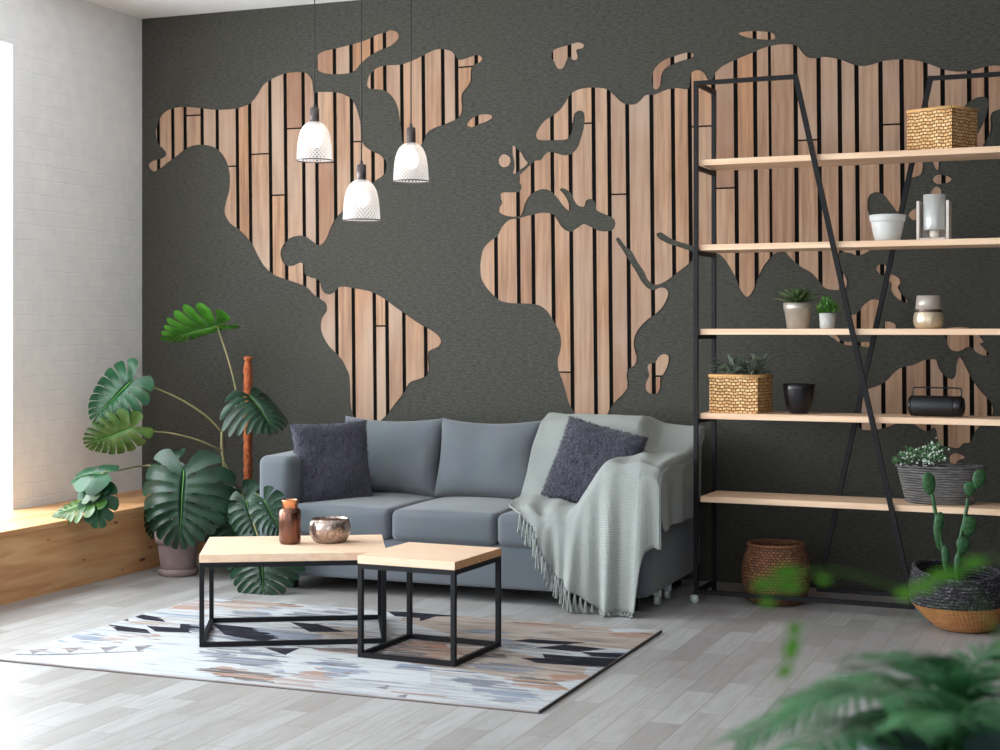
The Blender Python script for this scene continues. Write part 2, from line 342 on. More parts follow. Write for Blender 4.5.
class MB:
    def __init__(s): s.bm = bmesh.new(); s.uv = s.bm.loops.layers.uv.new('UVMap')
    def box(s, x0, x1, y0, y1, z0, z1, bev=0, mi=0, seg=2):
        b = bmesh.new(); bmesh.ops.create_cube(b, size=1)
        for v in b.verts: v.co = Vector((x0 + (v.co.x + .5) * (x1 - x0), y0 + (v.co.y + .5) * (y1 - y0), z0 + (v.co.z + .5) * (z1 - z0)))
        if bev: bmesh.ops.bevel(b, geom=b.edges[:], offset=bev, segments=seg, profile=.5, affect='EDGES')
        s.absorb(b, mi)
    def absorb(s, b, mi=0, mat=None):
        mp = {}
        for v in b.verts: mp[v] = s.bm.verts.new(mat @ v.co if mat else v.co)
        for f in b.faces:
            try: nf = s.bm.faces.new([mp[v] for v in f.verts]); nf.material_index = mi
            except ValueError: pass
        b.free()
    def bar(s, a, b, w=.02, d=None, up=Vector((0, 1, 0)), mi=0):
        a, b = Vector(a), Vector(b); d = d or w
        e = (b - a).normalized(); u = up - e * up.dot(e)
        if u.length < 1e-4: u = Vector((1, 0, 0)) - e * e.x
        u.normalize(); v = e.cross(u)
        q = []
        for p in (a, b):
            q.append([s.bm.verts.new(p + u * (sx * d / 2) + v * (sy * w / 2)) for sx, sy in ((-1, -1), (1, -1), (1, 1), (-1, 1))])
        fs = [q[0][::-1], q[1]] + [[q[0][i], q[0][(i + 1) % 4], q[1][(i + 1) % 4], q[1][i]] for i in range(4)]
        for f in fs: s.bm.faces.new(f).material_index = mi
    def tube(s, pts, r, n=8, mi=0, cap=True):
        pts = [Vector(p) for p in pts]; rs = r if isinstance(r, (list, tuple)) else [r] * len(pts)
        rings = []; ref = Vector((.31, .52, .79))
        for i, p in enumerate(pts):
            e = (pts[min(i + 1, len(pts) - 1)] - pts[max(i - 1, 0)]).normalized()
            u = (ref - e * ref.dot(e)).normalized(); v = e.cross(u)
            rings.append([s.bm.verts.new(p + (u * math.cos(2 * PI * k / n) + v * math.sin(2 * PI * k / n)) * rs[i]) for k in range(n)])
        for a, b in zip(rings, rings[1:]):
            for k in range(n):
                f = s.bm.faces.new([a[k], a[(k + 1) % n], b[(k + 1) % n], b[k]]); f.material_index = mi; f.smooth = True
        if cap:
            s.bm.faces.new(rings[0][::-1]).material_index = mi; s.bm.faces.new(rings[-1]).material_index = mi
    def lathe(s, c, prof, n=32, mi=0, sx=1, sy=1, mod=None):
        c = Vector(c); rings = []
        for i, (r, z) in enumerate(prof):
            ring = []
            for k in range(n):
                a = 2 * PI * k / n; rr = r * (mod(a, i) if mod else 1)
                ring.append(s.bm.verts.new(c + Vector((rr * math.cos(a) * sx, rr * math.sin(a) * sy, z))))
            rings.append(ring)
        zt = sum(abs(b[1] - a[1]) + abs(b[0] - a[0]) for a, b in zip(prof, prof[1:])) or 1; acc = 0
        for i, (a, b) in enumerate(zip(rings, rings[1:])):
            dl = abs(prof[i + 1][1] - prof[i][1]) + abs(prof[i + 1][0] - prof[i][0])
            for k in range(n):
                f = s.bm.faces.new([a[k], a[(k + 1) % n], b[(k + 1) % n], b[k]]); f.material_index = mi; f.smooth = True
                us = (k / n, (k + 1) / n, (k + 1) / n, k / n); vs = (acc, acc, acc + dl, acc + dl)
                for l, uu, vv in zip(f.loops, us, vs): l[s.uv].uv = (uu, vv / zt)
            acc += dl
        if prof[0][0] > 1e-5 and mod is None or True:
            if prof[0][0] > 1e-4: s.bm.faces.new(rings[0][::-1]).material_index = mi
    def grid(s, fn, nu, nv, mi=0, closed_u=False, uvs=None, smooth=True):
        g = [[s.bm.verts.new(fn(i / nu, j / nv)) for i in range(nu + (0 if closed_u else 1))] for j in range(nv + 1)]
        for j in range(nv):
            for i in range(nu):
                i2 = (i + 1) % nu if closed_u else i + 1
                try: f = s.bm.faces.new([g[j][i], g[j][i2], g[j + 1][i2], g[j + 1][i]])
                except ValueError: continue
                f.material_index = mi; f.smooth = smooth
                su, sv = uvs or (1, 1)
                for l, (a, b) in zip(f.loops, ((i, j), (i + 1, j), (i + 1, j + 1), (i, j + 1))): l[s.uv].uv = (a / nu * su, b / nv * sv)
        return g
    def softbox(s, x0, x1, y0, y1, z0, z1, r=.03, puff=(0, 0, 0), n=10, wr=0, seed=0, mi=0):
        h = Vector(((x1 - x0) / 2, (y1 - y0) / 2, (z1 - z0) / 2)); c = Vector(((x0 + x1) / 2, (y0 + y1) / 2, (z0 + z1) / 2))
        def ts(hh):
            e = min(r, hh * .95) / hh; inner = [-(1 - e) + 2 * (1 - e) * k / n for k in range(n + 1)]
            return [-1, -1 + e * .12, -1 + e * .4, -1 + e * .7] + inner + [1 - e * .7, 1 - e * .4, 1 - e * .12, 1]
        T = [ts(h[i]) for i in range(3)]; b = bmesh.new()
        def P(q):
            p = Vector((q[i] * h[i] for i in range(3)))
            cc = Vector((max(-(h[i] - min(r, h[i] * .95)), min(h[i] - min(r, h[i] * .95), p[i])) for i in range(3)))
            d = p - cc
            if d.length > 1e-9: p = cc + d.normalized() * min(r, min(h) * .95)
            for a in range(3):
                o = [i for i in range(3) if i != a]
                p[a] += puff[a] * q[a] * (1 - q[o[0]] ** 2) * (1 - q[o[1]] ** 2)
            if wr:
                nn = noise.noise_vector((p + c) * 5 + Vector((seed, 0, 0))); p = p + nn * wr
            return p + c
        for a in range(3):
            o = [i for i in range(3) if i != a]
            for sg in (-1, 1):
                g = []
                for v in T[o[1]]:
                    row = []
                    for u in T[o[0]]:
                        q = [0, 0, 0]; q[a] = sg; q[o[0]] = u; q[o[1]] = v; row.append(b.verts.new(P(q)))
                    g.append(row)
                for j in range(len(g) - 1):
                    for i in range(len(g[0]) - 1):
                        b.faces.new([g[j][i], g[j][i + 1], g[j + 1][i + 1], g[j + 1][i]])
        bmesh.ops.remove_doubles(b, verts=b.verts[:], dist=1e-5); bmesh.ops.recalc_face_normals(b, faces=b.faces[:])
        for f in b.faces: f.smooth = True
        mp = {v: s.bm.verts.new(v.co) for v in b.verts}
        for f in b.faces: nf = s.bm.faces.new([mp[v] for v in f.verts]); nf.smooth = True; nf.material_index = mi
        b.free()
    def build(s, name, mats, parent=None, recalc=True, smooth=None, origin=None):
        if recalc: bmesh.ops.recalc_face_normals(s.bm, faces=s.bm.faces[:])
        if smooth is not None:
            for f in s.bm.faces: f.smooth = smooth
        me = bpy.data.meshes.new(name); s.bm.to_mesh(me); s.bm.free()
        return link(name, me, mats, parent, origin)

def catmull(pts, n=4):
    out = []; k = len(pts)
    for i in range(k):
        p0, p1, p2, p3 = (Vector(pts[(i + j - 1) % k]) for j in range(4))
        for j in range(n):
            t = j / n
            out.append(.5 * (2 * p1 + (p2 - p0) * t + (2 * p0 - 5 * p1 + 4 * p2 - p3) * t * t + (3 * p1 - p0 - 3 * p2 + p3) * t ** 3))
    return out
def curve(pts, n=6):
    pts = [Vector(p) for p in pts]; q = [pts[0] * 2 - pts[1]] + pts + [pts[-1] * 2 - pts[-2]]; out = []
    for i in range(1, len(q) - 2):
        p0, p1, p2, p3 = q[i - 1:i + 3]
        for j in range(n):
            t = j / n
            out.append(.5 * (2 * p1 + (p2 - p0) * t + (2 * p0 - 5 * p1 + 4 * p2 - p3) * t * t + (3 * p1 - p0 - 3 * p2 + p3) * t ** 3))
    return out + [pts[-1]]
def inside(p, poly):
    x, y = p; c = False; j = len(poly) - 1
    for i in range(len(poly)):
        a, b = poly[i], poly[j]
        if (a[1] > y) != (b[1] > y) and x < (b[0] - a[0]) * (y - a[1]) / (b[1] - a[1]) + a[0]: c = not c
        j = i
    return c

# ================================================================= THE ROOM
XL = onY(142, 19, 0).x                     # left wall plane
ZC = onY(142, 19, 0).z                     # ceiling
XR, YF = 3.2, -9.4
m = MB(); m.box(XL - .3, XR, YF, .25, -.1, 0); struct(m.build('floor', M['floor']))
m = MB(); m.box(XL - .3, XR, YF, .25, ZC, ZC + .12); struct(m.build('ceiling', M['white']))
m = MB(); m.box(XL - .3, XR, 0, .25, 0, ZC); struct(m.build('wall_back', M['wall_dark']))
m = MB(); m.box(XR, XR + .2, YF, .25, 0, ZC); struct(m.build('wall_right_light_block', M['wall_dark']))  # unseen wall, added to keep light off the sofa's right side; dark against bounce
# left wall with tall window openings above the bench
BH = .36
wins = [(-3.55, -1.22), (-6.35, -3.95), (-9.2, -6.75)]
WZ0, WZ1 = BH, 2.92
m = MB()
m.box(XL - .3, XL, YF, 0, 0, WZ0); m.box(XL - .3, XL, YF, 0, WZ1, ZC)
ys = [0] + [v for w in wins for v in (w[1], w[0])] + [YF]
for i in range(0, len(ys), 2): m.box(XL - .3, XL, ys[i + 1], ys[i], WZ0, WZ1)
struct(m.build('wall_left', M['brick']))
for i, (a, b) in enumerate(wins):
    m = MB(); X = XL - .22; t = .06
    m.box(X - .03, X + .03, a, a + t, WZ0, WZ1); m.box(X - .03, X + .03, b - t, b, WZ0, WZ1)
    m.box(X - .03, X + .03, a + t, b - t, WZ0, WZ0 + t); m.box(X - .03, X + .03, a + t, b - t, WZ1 - t, WZ1)
    m.box(X - .025, X + .025, (a + b) / 2 - .03, (a + b) / 2 + .03, WZ0 + t, WZ1 - t)
    w = struct(m.build('window_%d' % (i + 1), M['white']))
    m = MB(); m.box(X - .004, X + .004, a + t, b - t, WZ0 + t, WZ1 - t); m.build('pane', M['glass'], w)

# wooden bench under the windows
bt = thing('window_bench', (XL + .27, -3, 0), 'long knotty pine box bench built along the white brick wall under the window', 'bench')
m = MB(); m.box(XL + .53, XL + .56, YF + .4, -.02, 0, BH - .03); m.build('front_panel', M['ply'], bt)
m = MB(); m.box(XL + .005, XL + .565, YF + .4, -.01, BH - .03, BH, .004); m.build('bench_top', M['ply'], bt)

# ================================================================= WOOD MAP
def MP(ox, oy, sc, pts): return [(ox + x / sc, oy + y / sc) for x, y in pts]
S4 = 3.988
gaps = [129, 146, 158.6, 173.1, 185.4, 202.4, 217.5, 237.5, 250.1, 270.4, 285.7, 303.7, 316.8, 335.3, 351.9, 373, 385.5, 402.4, 424, 443.5,
        457.3, 477, 495.1, 517.6, 532.4, 552.2, 570.4, 593.7, 609.2, 627.5, 651.7, 673.1, 690, 713.7, 736, 755.5, 770.2, 796,
        819.2, 840, 857, 881, 902, 926, 943, 969.5, 986.8, 1006, 1024]
joints = {4: [116], 6: [167], 8: [154.6], 9: [195.5], 10: [129], 12: [163], 14: [142], 17: [], 20: [67.6], 26: [124.2], 28: [194.7], 32: [127],
          33: [188.6], 37: [140.7], 41: [125], 16: [326], 25: [372], 30: [376], 45: [], 22: [], 35: [452], 43: [290]}
joints[15] = [326]; joints[16] = []
def gap_edges(i):
    w = (3.1 + .0016 * gaps[i]) * (.7 if i == 36 else 1)
    out = []
    for e in (-w / 2, w / 2):
        a = onY(gaps[i] + e, 120, 0); b = onY(gaps[i] + e + 3.4, 500, 0)
        k = (b.x - a.x) / (b.z - a.z); out.append((a.x - k * a.z, k))
    return out
GE = [gap_edges(i) for i in range(len(gaps))]
WT, WB = .005, .0015
def map_piece(label, px, smooth=4):
    poly = [onY(p[0], p[1], 0) for p in (catmull(px, smooth) if smooth > 1 else px)]
    poly = [Vector((p.x, p.z)) for p in poly]
    z0 = min(p.y for p in poly) - .01; z1 = max(p.y for p in poly) + .01
    x0 = min(p.x for p in poly); x1 = max(p.x for p in poly)
    vs = list(poly); n = len(poly); es = [(i, (i + 1) % n) for i in range(n)]
    for g in GE:
        for (c, k) in g:
            a, b = c + k * z0, c + k * z1
            if max(a, b) < x0 or min(a, b) > x1: continue
            vs += [Vector((a, z0)), Vector((b, z1))]; es.append((len(vs) - 2, len(vs) - 1))
    JT = {}
    for i, js in joints.items():
        for y in js:
            zj = onY(gaps[i], y, 0).z
            if not z0 < zj < z1: continue
            JT.setdefault(i, []).append(zj)
            for e in (-.0045, .0045):
                z = zj + e; xa = GE[i][1][0] + GE[i][1][1] * z; xb = GE[i + 1][0][0] + GE[i + 1][0][1] * z
                if xb < x0 or xa > x1: continue
                vs += [Vector((xa, z)), Vector((xb, z))]; es.append((len(vs) - 2, len(vs) - 1))
    ov, oe, of, *_ = delaunay_2d_cdt(vs, es, [], 0, 1e-6)
    bm = bmesh.new(); col = bm.loops.layers.float_color.new('plank'); bv = {}
    mats = {}
    front = []
    for f in of:
        c = (ov[f[0]] + ov[f[1]] + ov[f[2]]) / 3
        if not inside(c, poly): continue
        idx = None; gap = False
        for i in range(len(GE)):
            l = GE[i][0][0] + GE[i][0][1] * c.y; r = GE[i][1][0] + GE[i][1][1] * c.y
            if l <= c.x <= r: gap = True; break
            if c.x > r: idx = i
        sub = 0
        if not gap and idx is not None:
            for zj in JT.get(idx, []):
                if abs(c.y - zj) < .0045: gap = True
                if c.y > zj: sub += 1
        key = 'gap' if gap else (idx, sub)
        front.append((f, key))
    for f, key in front:
        vl = []
        for i in f:
            kk = (i, key)
            if kk not in bv: bv[kk] = bm.verts.new((ov[i].x, -WB if key == 'gap' else -WT, ov[i].y))
            vl.append(bv[kk])
        nf = bm.faces.new(vl); nf.material_index = 1 if key == 'gap' else 0
        if key != 'gap':
            r = random.Random(hash((key[0] or 0) * 7 + key[1] * 131 + 5)); cc = (r.random(), r.random(), r.random(), 1)
            for l in nf.loops: l[col] = cc
    # side walls back to the wall
    be = [e for e in bm.edges if len(e.link_faces) == 1]
    for e in be:
        f = e.link_faces[0]; mi = f.material_index; a, b = e.verts
        q = [a, b, bm.verts.new((b.co.x, 0, b.co.z)), bm.verts.new((a.co.x, 0, a.co.z))]
        nf = bm.faces.new(q); nf.material_index = mi; cc = f.loops[0][col]
        for l in nf.loops: l[col] = cc
    bmesh.ops.delete(bm, geom=[f for f in bm.faces if f.material_index == 1], context='FACES')
    bm2 = bmesh.new(); V2 = {}
    for f, key in front: bm2.faces.new([V2.setdefault(i, None) or V2.__setitem__(i, bm2.verts.new((ov[i].x, -WB, ov[i].y))) or V2[i] for i in f])
    for e in [e for e in bm2.edges if len(e.link_faces) == 1]:
        a, b = e.verts; bm2.faces.new([a, b, bm2.verts.new((b.co.x, 0, b.co.z)), bm2.verts.new((a.co.x, 0, a.co.z))])
    cen = Vector(((x0 + x1) / 2, 0, (z0 + z1) / 2))
    for b_ in (bm, bm2): bmesh.ops.recalc_face_normals(b_, faces=b_.faces[:])
    me = bpy.data.meshes.new('wood_map_inlay'); bm.to_mesh(me); bm.free()
    o = link('wood_map_inlay', me, M['plank'], origin=cen)
    tag(o, label, 'wall panel', 'slatted wood map pieces on the dark wall')
    if len(bm2.faces):
        for f in bm2.faces: f.material_index = 0
        me = bpy.data.meshes.new('backing'); bm2.to_mesh(me)
        link('backing', me, M['black_backing'], o)
    bm2.free()
    return o

americas = (MP(140, 20, S4, [(37, 580), (50, 565), (70, 557), (90, 553), (104, 543), (106, 530), (93, 512), (75, 495), (66, 465), (67, 430), (80, 395), (100, 370), (130, 354),
    (180, 347), (240, 352), (300, 358), (360, 357), (400, 350), (440, 333), (470, 300), (490, 265), (515, 243), (550, 225), (590, 212), (640, 208), (668, 215), (686, 240), (692, 280), (697, 330),
    (699, 300), (707, 289), (780, 289), (830, 305), (860, 340), (878, 400), (882, 450), (886, 480), (900, 505), (930, 525), (960, 540), (980, 565), (980, 600), (965, 625), (940, 640)])
    + [(365, 190), (352, 202), (343, 211)] + MP(200, 200, S4, [(545, 70), (525, 105), (510, 145), (495, 170), (475, 180), (450, 165), (430, 150), (405, 142), (370, 148), (345, 165), (328, 190), (322, 215),
    (330, 245), (350, 262), (375, 262), (395, 252), (410, 252), (415, 270), (418, 295), (440, 308), (465, 315), (480, 330), (485, 350), (495, 368), (515, 377), (535, 370), (550, 352), (575, 346),
    (620, 353), (680, 365), (730, 390), (770, 420), (820, 455), (870, 490), (920, 518), (950, 540), (963, 565), (950, 585), (918, 600), (910, 620), (912, 650), (913, 680), (902, 702), (870, 715), (835, 730)])
    + [(403, 394), (393, 407), (385, 417), (376, 423), (360, 424), (352, 410)] + MP(200, 200, S4, [(600, 745), (597, 700), (585, 670), (570, 640), (545, 612), (515, 580), (492, 540), (484, 505), (490, 470),
    (508, 440), (505, 415), (490, 400), (460, 380), (430, 350), (400, 335), (350, 318), (300, 300), (260, 265), (235, 225), (215, 185), (190, 150), (160, 120), (125, 95), (105, 65), (100, 40)])
    + MP(140, 20, S4, [(348, 715), (358, 680), (361, 630), (355, 590), (340, 550), (310, 515), (270, 500), (230, 498), (190, 510), (150, 540), (110, 570), (80, 593), (55, 603)]))
map_piece('slatted wood North and South America inlay, largest piece left of the sofa', americas)
map_piece('slatted wood strip shaped like the Canadian Arctic islands above the pendant lamps', MP(140, 20, S4, [(705, 165), (712, 140), (735, 125), (780, 115), (840, 100), (900, 82), (950, 58), (990, 48)])
    + MP(360, 0, S4, [(110, 125), (130, 122), (152, 132), (155, 152), (140, 170), (120, 185), (80, 200), (45, 220), (20, 240), (0, 258)]) + MP(140, 20, S4, [(860, 200), (830, 213), (780, 216), (740, 213), (712, 200)]))
map_piece('slatted wood Greenland inlay above the right pendant lamp', MP(360, 0, S4, [(30, 335), (40, 300), (65, 275), (100, 262), (165, 258), (220, 238), (260, 218), (300, 200), (335, 197), (370, 208), (388, 235), (410, 238),
    (440, 228), (470, 220), (488, 232), (480, 248), (455, 258), (443, 280), (442, 320), (430, 345), (410, 370), (405, 395), (408, 425), (405, 450), (385, 475), (340, 495), (300, 510), (270, 530), (250, 570),
    (230, 590), (195, 590), (170, 568), (165, 520), (158, 460), (150, 420), (130, 385), (100, 362), (60, 355), (38, 352)]))
map_piece('tiny two-slat wood Iceland inlay right of Greenland', MP(360, 0, S4, [(430, 495), (445, 475), (480, 458), (520, 458), (527, 470), (505, 485), (475, 495), (450, 507), (433, 503)]))
map_piece('small slatted wood Svalbard inlay near the top of the wall', MP(360, 0, S4, [(765, 215), (775, 200), (800, 190), (840, 178), (870, 170), (893, 178), (888, 192), (864, 200), (869, 225), (862, 239), (845, 236), (835, 225),
    (825, 240), (815, 265), (800, 276), (785, 268), (775, 245), (765, 235)]))
map_piece('tiny round wood Ireland inlay left of Britain', MP(360, 0, S4, [(555, 640), (565, 620), (580, 616), (598, 628), (600, 648), (588, 664), (565, 664)]))
map_piece('small pointed wood Great Britain inlay left of Europe', MP(470, 80, S4, [(172, 264), (180, 266), (192, 280), (205, 290), (218, 315), (231, 331), (218, 346), (200, 357), (183, 372), (174, 372), (179, 345), (177, 320), (172, 295)]))
eura = (MP(470, 80, S4, [(239, 342), (220, 360), (200, 380), (196, 400), (207, 425), (202, 440), (185, 448), (130, 450), (125, 470), (130, 490), (120, 510), (122, 530), (150, 542), (185, 545), (205, 538),
    (215, 515), (222, 490), (245, 455), (285, 436), (320, 442), (350, 470), (372, 500), (394, 520), (398, 508), (390, 480), (375, 455), (360, 440), (364, 432), (380, 434), (402, 450), (417, 480), (432, 500), (455, 505), (465, 480), (485, 475), (500, 490),
    (508, 520), (550, 540), (576, 556), (580, 580), (565, 600), (520, 603), (480, 585), (455, 575), (430, 590), (400, 605), (370, 590), (350, 560), (330, 535), (290, 530), (240, 540), (195, 552),
    (160, 558), (130, 585), (112, 620), (80, 645), (55, 675), (45, 720)])
    + MP(470, 240, S4, [(43, 110), (48, 155), (68, 190), (95, 220), (125, 243), (170, 252), (240, 254), (280, 262), (310, 285), (335, 325), (355, 360), (365, 400), (362, 440), (352, 475), (355, 520), (370, 560), (385, 610),
    (400, 660), (430, 700), (470, 715), (515, 713), (545, 700), (560, 670), (585, 640), (615, 610), (632, 580), (625, 545), (632, 515), (655, 500), (666, 470), (655, 430), (655, 395), (670, 360), (700, 325), (740, 295),
    (770, 265), (790, 220), (783, 196), (760, 190), (735, 200), (710, 192), (685, 165), (660, 120), (630, 75), (610, 40)])
    + MP(470, 80, S4, [(590, 650), (584, 634), (596, 630), (622, 665)]) + MP(470, 240, S4, [(645, 45), (672, 92), (695, 125), (712, 160), (740, 178), (780, 165), (820, 135), (860, 105), (884, 82)])
    + [(692.5, 256), (693, 252)] + MP(470, 80, S4, [(860, 675), (830, 665), (790, 652), (755, 632), (745, 614), (765, 608), (790, 625), (820, 640), (885, 660)]) + [(700, 249), (717, 253)]
    + MP(680, 180, 5, [(215, 385), (245, 425), (275, 480), (300, 540), (325, 578), (345, 580), (370, 545), (390, 490), (420, 430), (460, 380), (490, 362), (525, 360), (560, 395), (600, 430), (660, 465), (700, 510), (732, 543), (790, 550), (825, 542), (835, 510),
    (820, 470), (795, 430), (782, 395), (790, 367), (820, 360), (860, 367), (890, 378), (940, 358)]) + [(876, 246), (880, 236), (876, 226), (869, 214), (867.5, 203), (870, 195), (877, 192), (884, 195), (890, 202), (898, 212), (901, 205), (904, 192), (908, 180),
    (915, 177), (921, 174), (923, 166), (922, 156), (927, 152), (932, 160), (936, 169), (938.5, 168), (940, 150), (946, 134), (956, 118), (962, 109), (968, 103), (974, 99), (980, 97), (987, 98), (988, 107), (984, 122), (976, 140), (981, 148), (986, 140),
    (990.5, 130), (990.5, 118), (993, 112), (1002, 109), (1014, 108), (1016, 90), (1012, 70), (1000, 66)]
    + MP(750, 20, S4, [(950, 185), (900, 198), (840, 207), (780, 200), (730, 182), (690, 168), (640, 159), (590, 158), (530, 165), (480, 180), (440, 184), (400, 174), (360, 158), (300, 148), (260, 154), (228, 148), (205, 125), (188, 105)])
    + MP(640, 20, S4, [(600, 98), (560, 98), (500, 110), (440, 135), (380, 160), (330, 185), (303, 210), (285, 240), (268, 235), (255, 210), (230, 200), (205, 213), (200, 245), (192, 276), (150, 272), (110, 278), (60, 298), (25, 300), (0, 325)])
    + MP(470, 80, S4, [(660, 97), (630, 98), (600, 85), (570, 55), (540, 35), (480, 31), (430, 40), (400, 60), (385, 85), (360, 120), (330, 143), (300, 163), (275, 195), (265, 222), (275, 238), (300, 240), (340, 240), (388, 235), (405, 205), (412, 160), (420, 132),
    (440, 122), (457, 135), (457, 180), (445, 230), (430, 270), (405, 295), (375, 300), (345, 292), (320, 287), (300, 298), (285, 318), (258, 324)]))
map_piece('slatted wood Europe, Asia and Africa inlay spreading from above the sofa to behind the shelf', eura)
map_piece('curved slatted wood Novaya Zemlya inlay above Eurasia', MP(640, 20, S4, [(52, 265), (48, 230), (60, 195), (90, 165), (130, 148), (190, 130), (212, 135), (210, 150), (170, 162), (135, 175), (100, 195), (85, 225), (82, 260), (70, 276), (56, 274)]))
map_piece('small slatted wood Arctic island inlay highest above the shelf', MP(640, 20, S4, [(395, 55), (420, 47), (470, 45), (520, 50), (538, 62), (533, 78), (480, 77), (430, 70)]))
map_piece('slatted wood Madagascar inlay right of Africa', MP(470, 240, S4, [(710, 500), (740, 487), (755, 465), (775, 455), (792, 465), (790, 495), (775, 530), (760, 550), (758, 590), (745, 612), (715, 610), (702, 590), (705, 565), (716, 540)]))
map_piece('small wood Hokkaido inlay under the top shelf board', MP(900, 125, 10, [(330, 545), (370, 502), (420, 500), (480, 515), (515, 545), (480, 575), (430, 585), (370, 590)]))
map_piece('small wood Honshu inlay just above the candle holder', MP(900, 125, 10, [(312, 700), (310, 670), (340, 632), (370, 618), (405, 640), (420, 680), (415, 740), (380, 800), (330, 800), (305, 760)]))
map_piece('tiny wood Kyushu inlay between white pot and candle holder', MP(800, 180, 5, [(545, 175), (565, 150), (600, 140), (630, 155), (635, 185), (600, 195), (565, 200)]))
map_piece('tiny wood Taiwan inlay beside the rear shelf diagonal', MP(860, 240, 10, [(165, 290), (190, 250), (240, 245), (262, 270), (258, 310), (235, 355), (200, 340)]))
map_piece('wavy narrow wood Philippines inlay left of the glass votive', MP(860, 240, 10, [(280, 365), (310, 345), (370, 368), (400, 400), (400, 440), (378, 470), (400, 520), (435, 560), (475, 605), (460, 632), (400, 600), (350, 560), (315, 500), (318, 440), (287, 400)]))
map_piece('slatted wood Borneo inlay behind the crossing shelf bars', MP(820, 280, 10, [(305, 400), (318, 355), (350, 345), (380, 325), (415, 280), (455, 238), (510, 200), (560, 194), (592, 215), (590, 265), (570, 330), (545, 410), (525, 490), (490, 530), (420, 530), (350, 510), (310, 460)]))
map_piece('tiny wood Sulawesi inlay peeking over the third shelf board', MP(820, 280, 10, [(650, 420), (700, 418), (748, 440), (755, 480), (710, 520), (650, 510), (638, 460)]))
map_piece('thin wood Sumatra and Java inlay under the third shelf board', MP(820, 280, 10, [(60, 520), (120, 530), (170, 560), (200, 600), (240, 618), (330, 618), (400, 622), (480, 618), (498, 645), (480, 670), (420, 662), (330, 655), (260, 650), (200, 625), (150, 590), (90, 555)]))
map_piece('slatted wood New Guinea inlay hanging below the third shelf board', MP(900, 320, 10, [(430, 90), (600, 70), (720, 85), (760, 120), (800, 170), (835, 222), (795, 235), (840, 285), (886, 335), (868, 355), (810, 345), (765, 322), (735, 290), (700, 268), (660, 275), (620, 300), (580, 312), (530, 305), (490, 270), (465, 200), (438, 140)]))
map_piece('slatted wood Australia inlay behind the black speaker', MP(800, 320, 5, [(305, 545), (292, 520), (298, 480), (310, 440), (312, 400), (320, 360), (345, 344), (400, 325), (440, 298), (470, 265), (500, 242), (530, 232), (570, 225), (610, 205), (640, 197), (680, 200), (690, 230), (710, 265), (740, 290), (765, 295), (780, 270), (785, 220), (797, 188),
    (812, 203), (832, 242), (858, 292), (890, 340), (930, 385), (958, 420), (966, 460), (945, 500), (910, 525), (880, 550), (864, 580), (852, 610), (815, 618), (790, 640), (740, 632), (702, 625), (688, 590), (682, 548), (665, 540), (650, 552), (630, 555), (600, 540), (565, 518), (490, 516), (450, 530), (400, 545), (350, 550)]))
map_piece('tiny wood Tasmania inlay above the grey oval planter', MP(880, 400, 8.333, [(580, 490), (600, 452), (640, 445), (690, 463), (706, 483), (660, 500), (625, 535), (592, 528)]))

